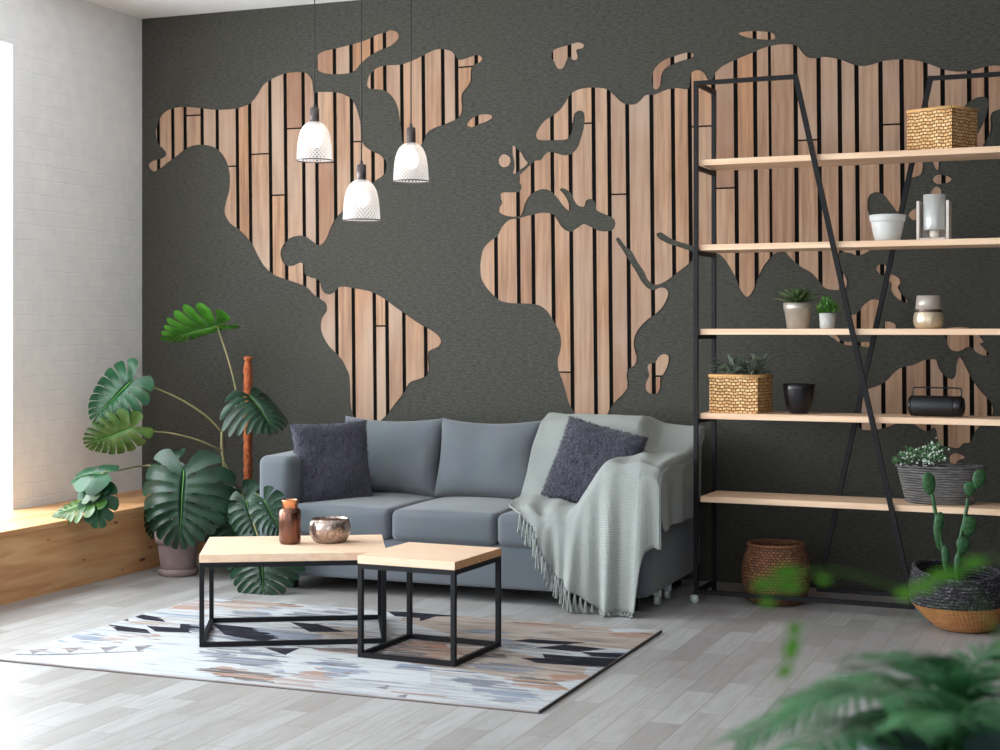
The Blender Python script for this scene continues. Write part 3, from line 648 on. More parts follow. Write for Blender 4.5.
# ================================================================= RUG
def rug():
    A = lambda p: MP(0, 580, 4.167, p); B = lambda p: MP(180, 590, 4, p); G = lambda p: MP(420, 590, 3.846, p)
    cols = ['base', 'navy', 'blue', 'rust', 'pink', 'slate', 'brown', 'cream', 'line', 'tan']
    R = [('tan', [(420, 600), (600, 603), (663, 632), (640, 650), (470, 640), (400, 620)]),
         ('tan', G([(60, 215), (300, 225), (640, 300), (600, 390), (300, 330), (0, 280), (0, 230)])),
         ('cream', A([(0, 300), (240, 230), (820, 240), (1000, 300), (1000, 420), (60, 330)])),
         ('navy', A([(545, 148), (575, 140), (670, 157), (690, 175), (600, 165)])), ('navy', A([(495, 165), (530, 157), (542, 178)])),
         ('navy', A([(450, 185), (610, 205), (630, 223), (490, 212)])), ('navy', A([(608, 190), (760, 200), (800, 220), (650, 215)])), ('navy', A([(757, 182), (880, 190), (900, 215), (810, 218)])),
         ('tan', A([(690, 160), (760, 165), (900, 180), (750, 180)])), ('tan', A([(415, 192), (445, 182), (450, 200)])), ('tan', A([(540, 172), (640, 170), (760, 180), (620, 190)])),
         ('blue', A([(222, 243), (285, 225), (298, 235), (270, 262), (235, 262)])), ('blue', A([(300, 235), (400, 222), (435, 245), (350, 268), (320, 255)])),
         ('pink', A([(440, 240), (540, 222), (560, 235), (470, 262)])), ('pink', A([(590, 232), (700, 225), (630, 247)])), ('pink', A([(690, 115), (800, 80), (860, 85), (900, 115), (760, 122)])),
         ('line', A([(70, 306), (140, 308), (300, 306), (440, 300), (600, 294), (602, 298), (440, 305), (300, 312), (140, 315), (60, 312)])),
         ('line', A([(120, 290), (215, 285), (135, 308)])), ('pink', A([(140, 292), (185, 288), (145, 300)])), ('line', A([(265, 283), (350, 280), (290, 305)])), ('pink', A([(283, 287), (320, 284), (295, 297)])),
         ('line', A([(415, 280), (500, 275), (440, 300)])), ('line', A([(560, 275), (645, 270), (575, 297)])),
         ('slate', B([(80, 250), (190, 235), (300, 240), (140, 270)])), ('rust', A([(840, 370), (900, 362), (1000, 370), (1000, 415), (880, 385)])),
         ('rust', B([(130, 60), (250, 30), (480, 45), (480, 70), (290, 65)])), ('slate', B([(130, 22), (300, 25), (420, 40), (240, 32)])),
         ('slate', B([(200, 85), (350, 90), (400, 115), (230, 105)])), ('slate', B([(400, 95), (620, 80), (690, 105), (520, 115)])), ('cream', B([(350, 90), (420, 75), (460, 92), (390, 100)])),
         ('navy', B([(0, 135), (70, 140), (60, 160), (0, 170)])), ('slate', B([(60, 140), (130, 135), (330, 205), (200, 215), (90, 190)])),
         ('navy', B([(130, 135), (290, 150), (420, 190), (330, 205), (180, 180)])), ('blue', B([(290, 150), (480, 165), (560, 185), (420, 205), (360, 180)])), ('cream', B([(120, 185), (240, 205), (150, 215)])),
         ('brown', B([(560, 130), (620, 150), (500, 150)])), ('cream', B([(440, 140), (560, 135), (500, 155)])), ('tan', B([(560, 165), (700, 150), (720, 190), (600, 200)])),
         ('cream', B([(370, 232), (760, 240), (1000, 310), (1000, 380), (420, 330)])), ('navy', B([(340, 232), (480, 232), (420, 260)])), ('brown', B([(500, 228), (720, 235), (840, 255), (760, 262), (560, 245)])),
         ('slate', B([(130, 285), (190, 250), (340, 245), (460, 280), (330, 305)])), ('rust', B([(90, 318), (200, 308), (390, 345), (370, 372), (180, 350)])), ('pink', B([(370, 375), (600, 300), (620, 330), (520, 390)])),
         ('blue', B([(520, 290), (640, 275), (720, 330), (620, 345)])), ('line', B([(585, 300), (640, 292), (625, 304)])), ('line', B([(640, 335), (690, 322), (680, 338)])), ('line', B([(780, 390), (840, 380), (825, 398)])), ('line', B([(860, 425), (915, 415), (900, 432)])),
         ('navy', B([(830, 85), (1000, 90), (1000, 115), (860, 105)])), ('navy', G([(0, 85), (60, 82), (175, 100), (60, 102), (0, 120)])),
         ('brown', B([(780, 270), (900, 215), (1000, 200), (1000, 290)])), ('slate', B([(860, 292), (1000, 300), (1000, 325), (900, 318)])),
         ('brown', G([(0, 175), (120, 180), (300, 215), (120, 215), (0, 195)])), ('brown', G([(0, 250), (120, 275), (110, 300), (0, 285)])), ('rust', G([(0, 195), (110, 205), (100, 225), (0, 215)])),
         ('brown', G([(160, 245), (300, 245), (345, 268), (220, 258)])), ('slate', G([(160, 155), (300, 155), (340, 165), (200, 168)])), ('slate', G([(300, 185), (380, 200), (440, 225), (330, 225)])),
         ('navy', G([(350, 195), (420, 188), (640, 202), (560, 210), (450, 205)])), ('navy', G([(440, 222), (560, 210), (720, 227), (610, 238)])), ('navy', G([(620, 238), (790, 243), (760, 262), (650, 255)])),
         ('navy', G([(385, 260), (480, 262), (470, 245), (600, 255), (800, 265), (720, 297), (600, 290), (450, 280)])), ('cream', G([(560, 240), (610, 238), (660, 252), (600, 252)])),
         ('rust', G([(345, 122), (540, 130), (570, 145), (430, 138)])), ('rust', G([(720, 165), (920, 170), (890, 180), (740, 178)])), ('cream', G([(720, 150), (900, 145), (940, 158), (750, 162)])),
         ('slate', G([(210, 285), (330, 280), (480, 300), (440, 315), (260, 310)])), ('rust', G([(310, 340), (380, 330), (580, 365), (590, 385), (450, 380)])), ('rust', G([(500, 325), (690, 325), (640, 345), (540, 350)])),
         ('slate', G([(150, 345), (240, 330), (330, 355), (320, 370), (200, 375)])), ('blue', G([(220, 370), (420, 385), (440, 420), (300, 430)])), ('cream', G([(520, 355), (620, 345), (640, 360), (580, 385)])),
         ('navy', [(290, 622), (318, 624), (345, 632), (310, 632)]), ('slate', [(330, 615), (362, 617), (382, 622), (345, 622)]), ('rust', [(415, 650), (440, 646), (470, 652), (440, 660)]),
         ('tan', [(205, 603), (250, 600), (300, 606), (240, 610)])]
    pal = {'base': srgb(160, 162, 166), 'navy': srgb(30, 30, 42), 'blue': srgb(122, 138, 160), 'rust': srgb(158, 116, 92), 'pink': srgb(158, 140, 136), 'slate': srgb(102, 110, 124), 'brown': srgb(84, 72, 70),
           'cream': srgb(176, 180, 184), 'line': srgb(110, 108, 112), 'tan': srgb(150, 136, 126)}
    mats = []
    for c in cols:
        m_, nt, p = new_mat('rug_' + c); p.inputs['Roughness'].default_value = .95; p.inputs['Specular IOR Level'].default_value = .1
        n = N(nt, 'ShaderNodeTexNoise', Scale=2.2, Detail=5, Roughness=.65); L(nt, coords(nt, (1.6, 14, 1)), n.inputs['Vector'])
        n2 = N(nt, 'ShaderNodeTexNoise', Scale=160, Detail=2); L(nt, coords(nt, (.5, 1.5, 1)), n2.inputs['Vector'])
        f = pal[c]; k = .28 if c == 'navy' else .6
        if c in ('base', 'cream'): col = ramp(nt, n.outputs['Fac'], [(.32, srgb(134, 138, 148)), (.45, f), (.6, srgb(182, 186, 190)), (.72, srgb(164, 148, 140))])
        elif c == 'tan': col = ramp(nt, n.outputs['Fac'], [(.32, srgb(104, 106, 116)), (.45, f), (.6, srgb(172, 164, 158)), (.72, srgb(150, 118, 98))])
        else: col = ramp(nt, n.outputs['Fac'], [(.3, tuple(x * .75 for x in f[:3]) + (1,)), (.55, f), (.8, tuple(x + (.55 - x) * (k * .5) for x in f[:3]) + (1,))])
        if c not in ('base', 'cream', 'tan'):
            n3 = N(nt, 'ShaderNodeTexNoise', Scale=3.0, Detail=6, Roughness=.7); L(nt, coords(nt, (1.2, 22, 1)), n3.inputs['Vector'])
            fd = .45 if c == 'navy' else .95
            col = mixc(nt, ramp(nt, n3.outputs['Fac'], [(.46 if c != 'navy' else .56, (0, 0, 0, 1)), (.62 if c != 'navy' else .72, (fd, fd, fd, 1))]), col, srgb(160, 156, 156))
        L(nt, col, p.inputs['Base Color']); bump(nt, p, n2.outputs['Fac'], .5, .003); mats.append(m_)
    T = .008
    def mirror(pl): return pl
    x0, x1, y0, y1 = -4.268, -1.885, -3.035, -1.46
    polys = []; rr = random.Random(17)
    def add(c, xa, xb, y, h, front=False):
        xa, xb = max(xa, x0 + .01), min(xb, x1 - .01); sl = h * 1.3 * rr.choice((-1, 1))
        if xb - xa < .03 or y - h / 2 < y0 + .004 or y + h / 2 > y1 - .004: return
        pl = [Vector((xa - sl / 2, y - h * .5)), Vector((xb - sl / 2, y - h * .46)), Vector((xb + sl / 2, y + h * .5)), Vector((xa + sl / 2, y + h * .46))]
        if front: polys.insert(0, (cols.index(c), pl))
        else: polys.append((cols.index(c), pl))
    for c, pl in R:
        q = [Vector(onZ(p[0], p[1], T)[:2]) for p in pl]
        if c in ('navy', 'line', 'cream') or (c == 'tan' and len(pl) > 5): polys.append((cols.index(c), q)); continue
        ya, yb = min(p.y for p in q), max(p.y for p in q); n = max(2, round((yb - ya) / .020)); mate = {'rust': 'brown', 'slate': 'blue', 'blue': 'slate', 'pink': 'rust', 'tan': 'rust', 'brown': 'rust'}[c]
        for k in range(n):
            yy = ya + (yb - ya) * (k + .5) / n; xs = []
            for i in range(len(q)):
                a, b = q[i], q[(i + 1) % len(q)]
                if (a.y > yy) != (b.y > yy): xs.append(a.x + (b.x - a.x) * (yy - a.y) / (b.y - a.y))
            if len(xs) < 2 or rr.random() < .12: continue
            add(mate if rr.random() < .22 else c, min(xs) + rr.uniform(-.05, .03), max(xs) + rr.uniform(-.03, .05), yy, (yb - ya) / n)
    for k in range(150):
        xx, yy = rr.uniform(x0 + .15, x1 - .1), rr.uniform(y0 + .05, y1 - .05); warm = (xx - x0) / (x1 - x0)
        if warm < .45 and yy < y0 + .6 and rr.random() < .75: continue
        c = rr.choice(['rust', 'tan', 'brown', 'slate'] if rr.random() < warm else ['slate', 'blue', 'cream', 'pink', 'cream'])
        l = rr.uniform(.08, .30); add(c, xx - l / 2, xx + l / 2, yy, rr.uniform(.012, .026), front=True)
    vs = [Vector(p) for p in ((x0, y0), (x1, y0), (x1, y1), (x0, y1))]; es = [(0, 1), (1, 2), (2, 3), (3, 0)]
    for _, pl in polys:
        b = len(vs); vs += pl; es += [(b + i, b + (i + 1) % len(pl)) for i in range(len(pl))]
    ov, oe, of, *_ = delaunay_2d_cdt(vs, es, [], 0, 1e-5)
    bm = bmesh.new(); V = [bm.verts.new((v.x, v.y, T)) for v in ov]
    for f in of:
        c = (ov[f[0]] + ov[f[1]] + ov[f[2]]) / 3
        if not (x0 < c.x < x1 and y0 < c.y < y1): continue
        nf = bm.faces.new([V[i] for i in f]); nf.material_index = 0
        for k, pl in polys:
            if inside(c, pl): nf.material_index = k
    bmesh.ops.delete(bm, geom=[v for v in bm.verts if not v.link_faces], context='VERTS')
    for a, b in (((x0, y0), (x1, y0)), ((x1, y0), (x1, y1)), ((x1, y1), (x0, y1)), ((x0, y1), (x0, y0))):
        q = [bm.verts.new((a[0], a[1], 0)), bm.verts.new((b[0], b[1], 0)), bm.verts.new((b[0], b[1], T)), bm.verts.new((a[0], a[1], T))]
        bm.faces.new(q).material_index = 4 if a[1] == b[1] == y0 else 6
    bmesh.ops.recalc_face_normals(bm, faces=bm.faces[:])
    me = bpy.data.meshes.new('rug'); bm.to_mesh(me); bm.free()
    o = link('rug', me, mats, origin=((x0 + x1) / 2, (y0 + y1) / 2, 0))
    tag(o, 'flat woven kilim rug with faded geometric pattern under the coffee tables', 'rug')
    m = MB(); e = .012
    m.bar((x1, y0, .0055), (x1, y1, .0055), .010, .007); m.bar((x0, y0, .0015), (x1, y0, .0015), .003, .003)
    m.build('edge_binding', M['pot_dark'], o)
rug()

# ================================================================= SOFA
sofa = thing('sofa', (-3.12, -.6, 0), 'blue-grey fabric three-seat sofa standing against the dark map wall', 'sofa')
SX0, SX1, AW = -4.185, -2.05, .195
SY0, SY1 = -1.06, -.10
m = MB(); m.softbox(SX0 + .02, SX1 - .02, SY0, SY1, .075, .29, .02, n=8); m.build('base', M['sofa'], sofa)
m = MB(); m.softbox(SX0, SX0 + AW, SY0 - .015, SY1, .075, .69, .045, (.008, .008, .012), wr=.003, seed=1); m.build('arm', M['sofa'], sofa)
m = MB(); m.softbox(SX1 - AW, SX1, SY0 - .015, SY1, .075, .69, .045, (.008, .008, .012), wr=.003, seed=2); m.build('arm', M['sofa'], sofa)
m = MB(); m.softbox(SX0 + AW, SX1 - AW, -.30, SY1, .28, .815, .05, (.0, .01, .01), wr=.003, seed=3); m.build('backrest', M['sofa'], sofa)
sx = [SX0 + AW + .002, -3.408, -2.832, SX1 - AW - .002]
for i in range(3):
    m = MB(); m.softbox(sx[i] + .002, sx[i + 1] - .002, SY0 - .022, -.27, .285, .445, .035, (.004, .012, .018), n=12, wr=.005, seed=5 + i)
    m.build('seat_cushion', M['sofa'], sofa)
for x, y in ((-4.02, -.98), (-2.16, -.98), (-4.02, -.2), (-2.16, -.2), (-3.86, -.98)):
    if x == -3.86: continue
    m = MB(); m.lathe((x, y, 0), [(.018, 0), (.028, .006), (.03, .05), (.035, .078)], 16); m.build('foot', M['sofa_foot'], sofa)
for x, y in ((-2.09, -.80), (-2.09, -.62)):
    m = MB(); m.tube([(x - .012, y, .027), (x + .012, y, .027)], .026, 16); m.box(x - .02, x + .02, y - .014, y + .014, .045, .078, .003); m.build('caster', M['caster'], sofa)

def pillow(mb, c, wv, hv, nv, w, h, t, pinch=.07, n=26, wr=.006, seed=0, exp=.42, sag=0, rough=0):
    c, wv, hv, nv = Vector(c), Vector(wv).normalized(), Vector(hv).normalized(), Vector(nv).normalized()
    def fn(side):
        def f(u, v):
            u = math.sin((u - .5) * PI); v = math.sin((v - .5) * PI)
            x = u * w / 2 * (1 - pinch * (1 - v * v)); y = v * h / 2 * (1 - pinch * (1 - u * u)) - sag * (1 - u * u) * max(0, v)
            z = side * t / 2 * max(0, (1 - u ** 4) * (1 - v ** 4)) ** exp * (1 - .12 * v)
            p = c + wv * x + hv * y + nv * z
            e = (1 - u * u) * (1 - v * v)
            q = noise.noise_vector(p * 6 + Vector((seed * 3.1, 0, 0)))
            return p + nv * side * (q.z * wr * 2 * min(1, e * 4)) + (noise.noise_vector(p * 45) * rough if rough else Vector((0, 0, 0)))
        return f
    mb.grid(fn(1), n, n); mb.grid(fn(-1), n, n)
    bmesh.ops.remove_doubles(mb.bm, verts=mb.bm.verts[:], dist=1e-4)
yaw = lambda d: Vector((math.cos(math.radians(d)), math.sin(math.radians(d)), 0))
def frame(yd, lean, roll=0):
    """width, height and outward normal: yd turns about the vertical, lean tips the top backwards"""
    wv = yaw(yd); back = Vector((-wv.y, wv.x, 0)); l = math.radians(lean)
    hv = Vector((0, 0, math.cos(l))) + back * math.sin(l); nv = -back * math.cos(l) + Vector((0, 0, math.sin(l)))
    r = math.radians(roll); a = wv * math.cos(r) + hv * math.sin(r); b = hv * math.cos(r) - wv * math.sin(r)
    return a, b, nv
for i, (x, w, lab) in enumerate(((-3.715, .62, 'plump blue-grey back cushion at the left, behind the dark fur pillow'), (-3.135, .60, 'plump blue-grey back cushion in the middle of the sofa'),
                            (-2.585, .53, 'blue-grey back cushion at the right end, covered by the knitted blanket'))):
    a, b, nn = frame(0, 14)
    m = MB(); pillow(m, (x, -.425, .655), a, b, nn, w, .44, .19, .075, wr=.007, seed=i + 3, sag=.012)
    tag(m.build('back_cushion', M['cushion'], origin=(x, -.42, .46)), lab, 'cushion', 'sofa back cushions')
def fur_pillow(c, fr, w, h, t, lab, seed):
    m = MB(); pillow(m, c, *fr, w, h, t, .05, 30, .008, seed, rough=.005)
    bm = m.bm; bm.normal_update(); pts = [(f.calc_center_median(), f.normal.copy(), f.calc_area(), [v.co.copy() for v in f.verts]) for f in bm.faces]
    o = tag(m.build('throw_pillow', M['fur'], origin=c), lab, 'pillow', 'dark fur throw pillows on the sofa')
    r = random.Random(seed); t_ = MB(); cc = Vector(c)
    for p, n, ar, vs in pts:
        if n.dot(p - cc) < 0: n = -n
        for k in range(max(1, int(ar * 14000))):
            a, b = r.random(), r.random(); q = vs[0].lerp(vs[1], a).lerp(vs[-1].lerp(vs[2 % len(vs)], a), b)
            d = (n + Vector((r.uniform(-.5, .5), r.uniform(-.5, .5), r.uniform(-1.3, -.2)))).normalized()
            s_ = d.cross(n).normalized() * .0022 if d.cross(n).length > 1e-4 else Vector((.002, 0, 0))
            L_ = r.uniform(.010, .019)
            t_.bm.faces.new([t_.bm.verts.new(q - s_), t_.bm.verts.new(q + s_), t_.bm.verts.new(q + d * L_)])
    f = t_.build('fur', M['fur_tuft'], o, recalc=False)
    f['kind'] = 'stuff'
fur_pillow(tuple(onY(332, 464, -.80)), frame(40, 13, 2), .41, .455, .15, 'dark slate faux-fur throw pillow leaning at the left arm of the sofa', 11)
fur_pillow((-2.46, -.665, .66), frame(-4, 20, -13), .45, .43, .15, 'dark slate faux-fur throw pillow resting on the grey blanket', 12)

# ================================================================= BLANKET
def blanket():
    seatp = [(-.115, .79), (-.17, .86), (-.27, .897), (-.36, .902), (-.45, .865), (-.545, .74), (-.58, .60), (-.64, .492), (-.80, .478), (-1.00, .475), (-1.08, .455), (-1.108, .40), (-1.115, .30), (-1.12, .15), (-1.125, .02)]
    armp = [(-.115, .80), (-.16, .84), (-.26, .855), (-.34, .80), (-.42, .745), (-.52, .73), (-.62, .725), (-.70, .722), (-.82, .72), (-.98, .72), (-1.07, .715), (-1.108, .66), (-1.12, .45), (-1.13, .22), (-1.135, .02)]
    def path(pr, v):
        s_ = v * (len(pr) - 1); i = min(int(s_), len(pr) - 2); t = s_ - i
        return pr[i][0] * (1 - t) + pr[i + 1][0] * t, pr[i][1] * (1 - t) + pr[i + 1][1] * t
    sm = lambda a, b, x: (lambda t: t * t * (3 - 2 * t))(max(0, min(1, (x - a) / (b - a))))
    X0, XA = -2.855, -2.035          # left edge, outer side of the right arm
    W = 1.16                         # width of the sheet; what exceeds XA hangs down the side
    def hem(a):                      # parameter v at which the sheet ends, by crosswise position a (0..W)
        x = X0 + a
        pts = [(0, .60), (.04, .70), (.09, .755), (.14, .79), (.20, .86), (.30, .905), (.42, .95), (.52, .985), (.56, 1.0), (.765, 1.0), (.785, .93), (.80, .905), (.86, .89), (.92, .87), (.95, .86), (1.0, .82), (1.05, .77), (W, .70)]
        for (p, q), (r_, s_) in zip(pts, pts[1:]):
            if a <= r_: return q + (s_ - q) * (a - p) / (r_ - p)
        return pts[-1][1]
    def pt(a, v, lift=0):
        x = X0 + a; over = 0
        if x > XA: over = x - XA; x = XA
        ys_, zs = path(seatp, v); ya, za = path(armp, v); e_ = 1 - sm(.32, .5, v); k = sm(-2.47 + .17 * e_, -2.255 + .06 * e_, x)
        # lower cushion height near the left edge lets the sheet hug the cushion
        y = ys_ * (1 - k) + ya * k; z = zs * (1 - k) + za * k
        drop = max(0, (v - .77) / .23)
        f = .030 * drop
        fold = math.sin(a * 34 + 1.3 * math.sin(a * 9)) * .9 + .5 * math.sin(a * 71 + 2)
        y -= f * (1 + fold) * (1.0 if over == 0 else .4)
        x += .010 * drop * math.sin(a * 23 + v * 7)
        # diagonal tension folds over seat and arm
        z += .010 * noise.noise(Vector((a * 7, v * 9, 2))) + (.007 * math.sin(a * 42 - v * 16) * sm(.35, .5, v) * (1 - drop))
        # sheet leaves the left edge a bit skewed: the top starts further right
        x += (.005 + .03 * math.sin(v * 8)) * (1 - sm(0, .5, a)) * (1 - drop)
        x += .11 * sm(.50, .74, v) * (1 - sm(.0, .42, a))
        if over > 0:
            r = .035
            if over < r * 1.57: th = over / r; x = XA + r * math.sin(th); z -= r * (1 - math.cos(th))
            else: x = XA + r + .010 + .012 * math.sin(y * 24 + 1) * min(1, over * 4) + .02 * drop; z -= r + (over - r * 1.57)
            if v > .77: y += over * .22 * drop
        z = max(z, .012)
        return Vector((x, y, z))
    NU, NV = 150, 110
    m = MB()
    def fn(u, v):
        a = u * W; vv = hem(a) * v
        if a > .84: vv = .20 + (hem(a) - .20) * v if a > .9 else (.20 * (a - .84) / .06) + (hem(a) - .20 * (a - .84) / .06) * v
        return pt(a, vv)
    m.grid(fn, NU, NV, uvs=(6.4, 8.6))
    o = m.build('blanket', M['blanket'], recalc=True, origin=(-2.4, -.6, .47))
    sd = o.modifiers.new('thickness', 'SOLIDIFY'); sd.thickness = .006; sd.offset = 0
    tag(o, 'light grey waffle-knit blanket with tassels draped over the right end of the sofa', 'blanket')
    r = random.Random(4)
    # tassels along the slanting hem and the bottom
    for span, n, ln in (((.05, .55), 22, .10), ((.56, .765), 12, .03)):
        for i in range(n):
            a = span[0] + (span[1] - span[0]) * (i + .5) / n; p = pt(a, hem(a)); q = MB()
            L_ = ln * r.uniform(.8, 1.15); on_seat = p.z > .44 and p.y > -1.05
            for s_ in range(4):
                dx = r.uniform(-.012, .012)
                if on_seat: pts = [p, p + Vector((-.03 + dx, -.02, .0)), p + Vector((-.05 + dx, -.045, -.004)), p + Vector((-.055 + dx, -.07, -.006))]
                else: pts = [p + Vector((0, -.004, .004)), p + Vector((dx * .3, -.010, -L_ * .25)), p + Vector((dx, -.006, -L_ * .7)), p + Vector((dx * 1.5, -.004 + r.uniform(-.006, .004), -L_))]
                pts = [Vector((c.x, c.y, max(c.z, .006))) for c in pts]
                q.tube(curve(pts, 3), [.0042, .005, .0055] + [.0045] * 6 + [.003], 5)
            q.build('tassel', M['fringe'], o)
blanket()

# ================================================================= COFFEE TABLES
def table(name, c, ang, L_, W_, hgt, th, tw, lab):
    t = thing(name, (c[0], c[1], .008), lab, 'coffee table', 'black framed coffee tables on the rug')
    R_ = Matrix.Rotation(ang, 4, 'Z'); T_ = Matrix.Translation(Vector((c[0], c[1], 0)))
    def place(mb): mb.bm.transform(T_ @ R_)
    z0 = .0085; zt = hgt - th; h = tw / 2
    m = MB(); m.box(0, L_, 0, W_, zt + .001, hgt, .0015)
    for f in m.bm.faces: f.material_index = 0 if abs(f.normal.z) > .9 else 1
    m.bm.normal_update()
    for f in m.bm.faces: f.material_index = 0 if f.normal.z > .5 or f.normal.y < -.5 else 1
    place(m); m.build('tabletop', [M['tabletop'], M['tableedge']], t, recalc=False)
    for x, y in ((h, h), (L_ - h, h), (L_ - h, W_ - h), (h, W_ - h)):
        m = MB(); m.box(x - h, x + h, y - h, y + h, z0, zt, .001); place(m); m.build('leg', M['metal_black'], t)
    for k, z in (('lower_rail', z0 + h), ('upper_rail', zt - h)):
        m = MB(); a, b, c_, d = (tw, h), (L_ - tw, h), (L_ - h, tw), (L_ - h, W_ - tw)
        m.box(tw, L_ - tw, 0.001, tw - .001, z - h, z + h); m.box(tw, L_ - tw, W_ - tw + .001, W_ - .001, z - h, z + h)
        m.box(.001, tw - .001, tw, W_ - tw, z - h, z + h); m.box(L_ - tw + .001, L_ - .001, tw, W_ - tw, z - h, z + h)
        place(m); m.build(k, M['metal_black'], t)
    return t
table('coffee_table', (-3.600, -2.535), math.radians(28), .79, .57, .400, .035, .020, 'larger low coffee table with pale wood top and black frame, turned at an angle')
table('coffee_table', (-2.890, -2.462), math.radians(-3), .445, .445, .426, .034, .020, 'smaller square coffee table with pale wood top and black frame, nearest the camera')

bp = onZ(290, 543.5, .400)
t = thing('bottle_vase', bp, 'bronze bottle vase with bright copper neck on the larger coffee table', 'vase')
k = 1 / 223.
m = MB(); m.lathe(bp, [(0, 0), (.040, .0), (.046, .006), (.0485, .02), (.0495, .10), (.0495, .135), (.046, .150), (.036, .158)], 40); m.build('body', M['copper_dark'], t)
m = MB(); m.lathe(bp, [(.0345, .156), (.0355, .160), (.0355, .188), (.0375, .190), (.0375, .195), (.033, .196), (.032, .19), (.030, .15), (.0, .148)], 40); m.build('neck', M['copper_bright'], t)
bq = onZ(330, 542, .400)
m = MB(); m.lathe(bq, [(0, 0), (.062, 0), (.078, .012), (.090, .038), (.094, .065), (.090, .090), (.082, .106), (.079, .106), (.086, .09), (.089, .065), (.085, .04), (.072, .016), (0, .01)], 48)
tag(m.build('bowl', M['hammered'], origin=bq), 'hammered silver-bronze bowl on the larger coffee table', 'bowl')

# ================================================================= PENDANTS
def pendant(px, ytop, ysoc, Y, lab):
    p = onY(px, ytop, Y); c = (p.x, Y, p.z); s_ = .0051 * 1.03
    t = thing('pendant_lamp', (p.x, Y, ZC), lab, 'pendant lamp', 'pendant lamps hanging left of centre')
    z = p.z; zs = onY(px, ysoc, Y).z
    m = MB(); m.lathe((p.x, Y, 0), [(.0, ZC - .001), (.05, ZC - .002), (.05, ZC - .02), (.012, ZC - .03), (0, ZC - .03)], 24); m.build('ceiling_rose', M['cable'], t)
    m = MB(); m.tube([(p.x, Y, ZC - .03), (p.x, Y, zs + .015)], .003, 8); m.build('cable', M['cable'], t)
    m = MB(); m.lathe((p.x, Y, 0), [(0, zs + .02), (.006, zs + .02), (.008, zs + .004), (.022, zs), (.023, zs - .045), (.023, z - .004), (.026, z - .012), (0, z - .014)], 24); m.build('socket', M['socket'], t)
    prof = [(.024, 0), (.038, -.006), (.055, -.022), (.068, -.045), (.076, -.072), (.081, -.105), (.084, -.145), (.086, -.186)]
    m = MB(); m.lathe((p.x, Y, z), prof, 64)
    m.bm.faces.ensure_lookup_table(); bmesh.ops.delete(m.bm, geom=[f for f in m.bm.faces if len(f.verts) > 4], context='FACES')
    sh = m.build('shade', M['shade'], t)
    m = MB(); m.lathe((p.x, Y, z - .186), [(.0855, -.002), (.0875, -.002), (.0875, .003), (.0855, .003), (.0855, -.002)], 64)
    bmesh.ops.delete(m.bm, geom=[f for f in m.bm.faces if len(f.verts) > 4], context='FACES'); m.build('rim', M['socket'], sh)
    m = MB(); m.lathe((p.x, Y, z - .080), [(0, -.045), (.018, -.042), (.032, -.028), (.037, -.008), (.034, .012), (.024, .035), (.016, .055), (.014, .075)], 24); m.build('bulb', M['bulb'], t)
pendant(314.5, 122, 108, -1.55, 'leftmost mesh-shade pendant lamp with lit bulb, highest shade')
pendant(361.5, 180, 165, -1.75, 'lowest mesh-shade pendant lamp with lit bulb, middle of the three')
pendant(411.0, 143, 128, -1.35, 'rightmost mesh-shade pendant lamp with lit bulb, in front of Greenland')

# ================================================================= SHELF
FY, RY, LX, RX = -.643, -.325, -1.937, -.352
SHR = math.radians(-2.2)
shelf = thing('shelving_unit', (LX, FY, 0), 'tall open shelf with five pine boards and slanted black steel frame, right of the sofa', 'shelf')
shelf.rotation_euler = (0, 0, SHR)
w = .021
def frame_side(upx, sgn, Y, top_end, bot_end, name='side_frame'):
    m = MB(); zt = 2.585; zb = .062
    m.box(upx - w / 2, upx + w / 2, Y - w / 2, Y + w / 2, .0, zt)
    m.bar((upx + sgn * w / 2, Y, zt - w / 2), (top_end, Y, zt - w / 2), w)
    m.bar((top_end, Y, zt), (bot_end, Y, zb), w * 1.1)
    m.bar((upx + sgn * w / 2, Y, zb - w / 2), (bot_end + sgn * .01, Y, zb - w / 2), w)
    m.build(name, M['metal_black'], shelf)
frame_side(LX, 1, FY, -1.441, -.885, 'front_frame')
frame_side(RX, -1, RY, -.848, -1.395, 'rear_frame')
m = MB(); m.box(LX - w / 2, LX + w / 2, RY - w / 2, RY + w / 2, 0, 2.585); m.build('upright', M['metal_black'], shelf)
m = MB(); m.box(RX - w / 2, RX + w / 2, FY - w / 2, FY + w / 2, 0, 2.585); m.build('upright', M['metal_black'], shelf)
BT = [.525, .938, 1.356, 1.774, 2.196]
for X in (LX, RX):
    for z in [.051, 2.574] + [b - .03 - w / 2 for b in BT]:
        m = MB(); m.box(X - w / 2, X + w / 2, FY + w / 2, RY - w / 2, z - w / 2, z + w / 2); m.build('cross_rail', M['metal_black'], shelf)
for b in BT:
    m = MB(); m.box(LX + .018, RX - .016, FY + .013, RY - .012, b - .029, b, .0015); m.build('shelf_board', M['board'], shelf)
m = MB(); m.lathe((LX + .0, FY - .03, 0), [(.0, 0), (.014, .0), (.022, .01), (.022, .035), (.012, .042), (0, .042)], 16); m.build('glide', M['caster'], shelf)

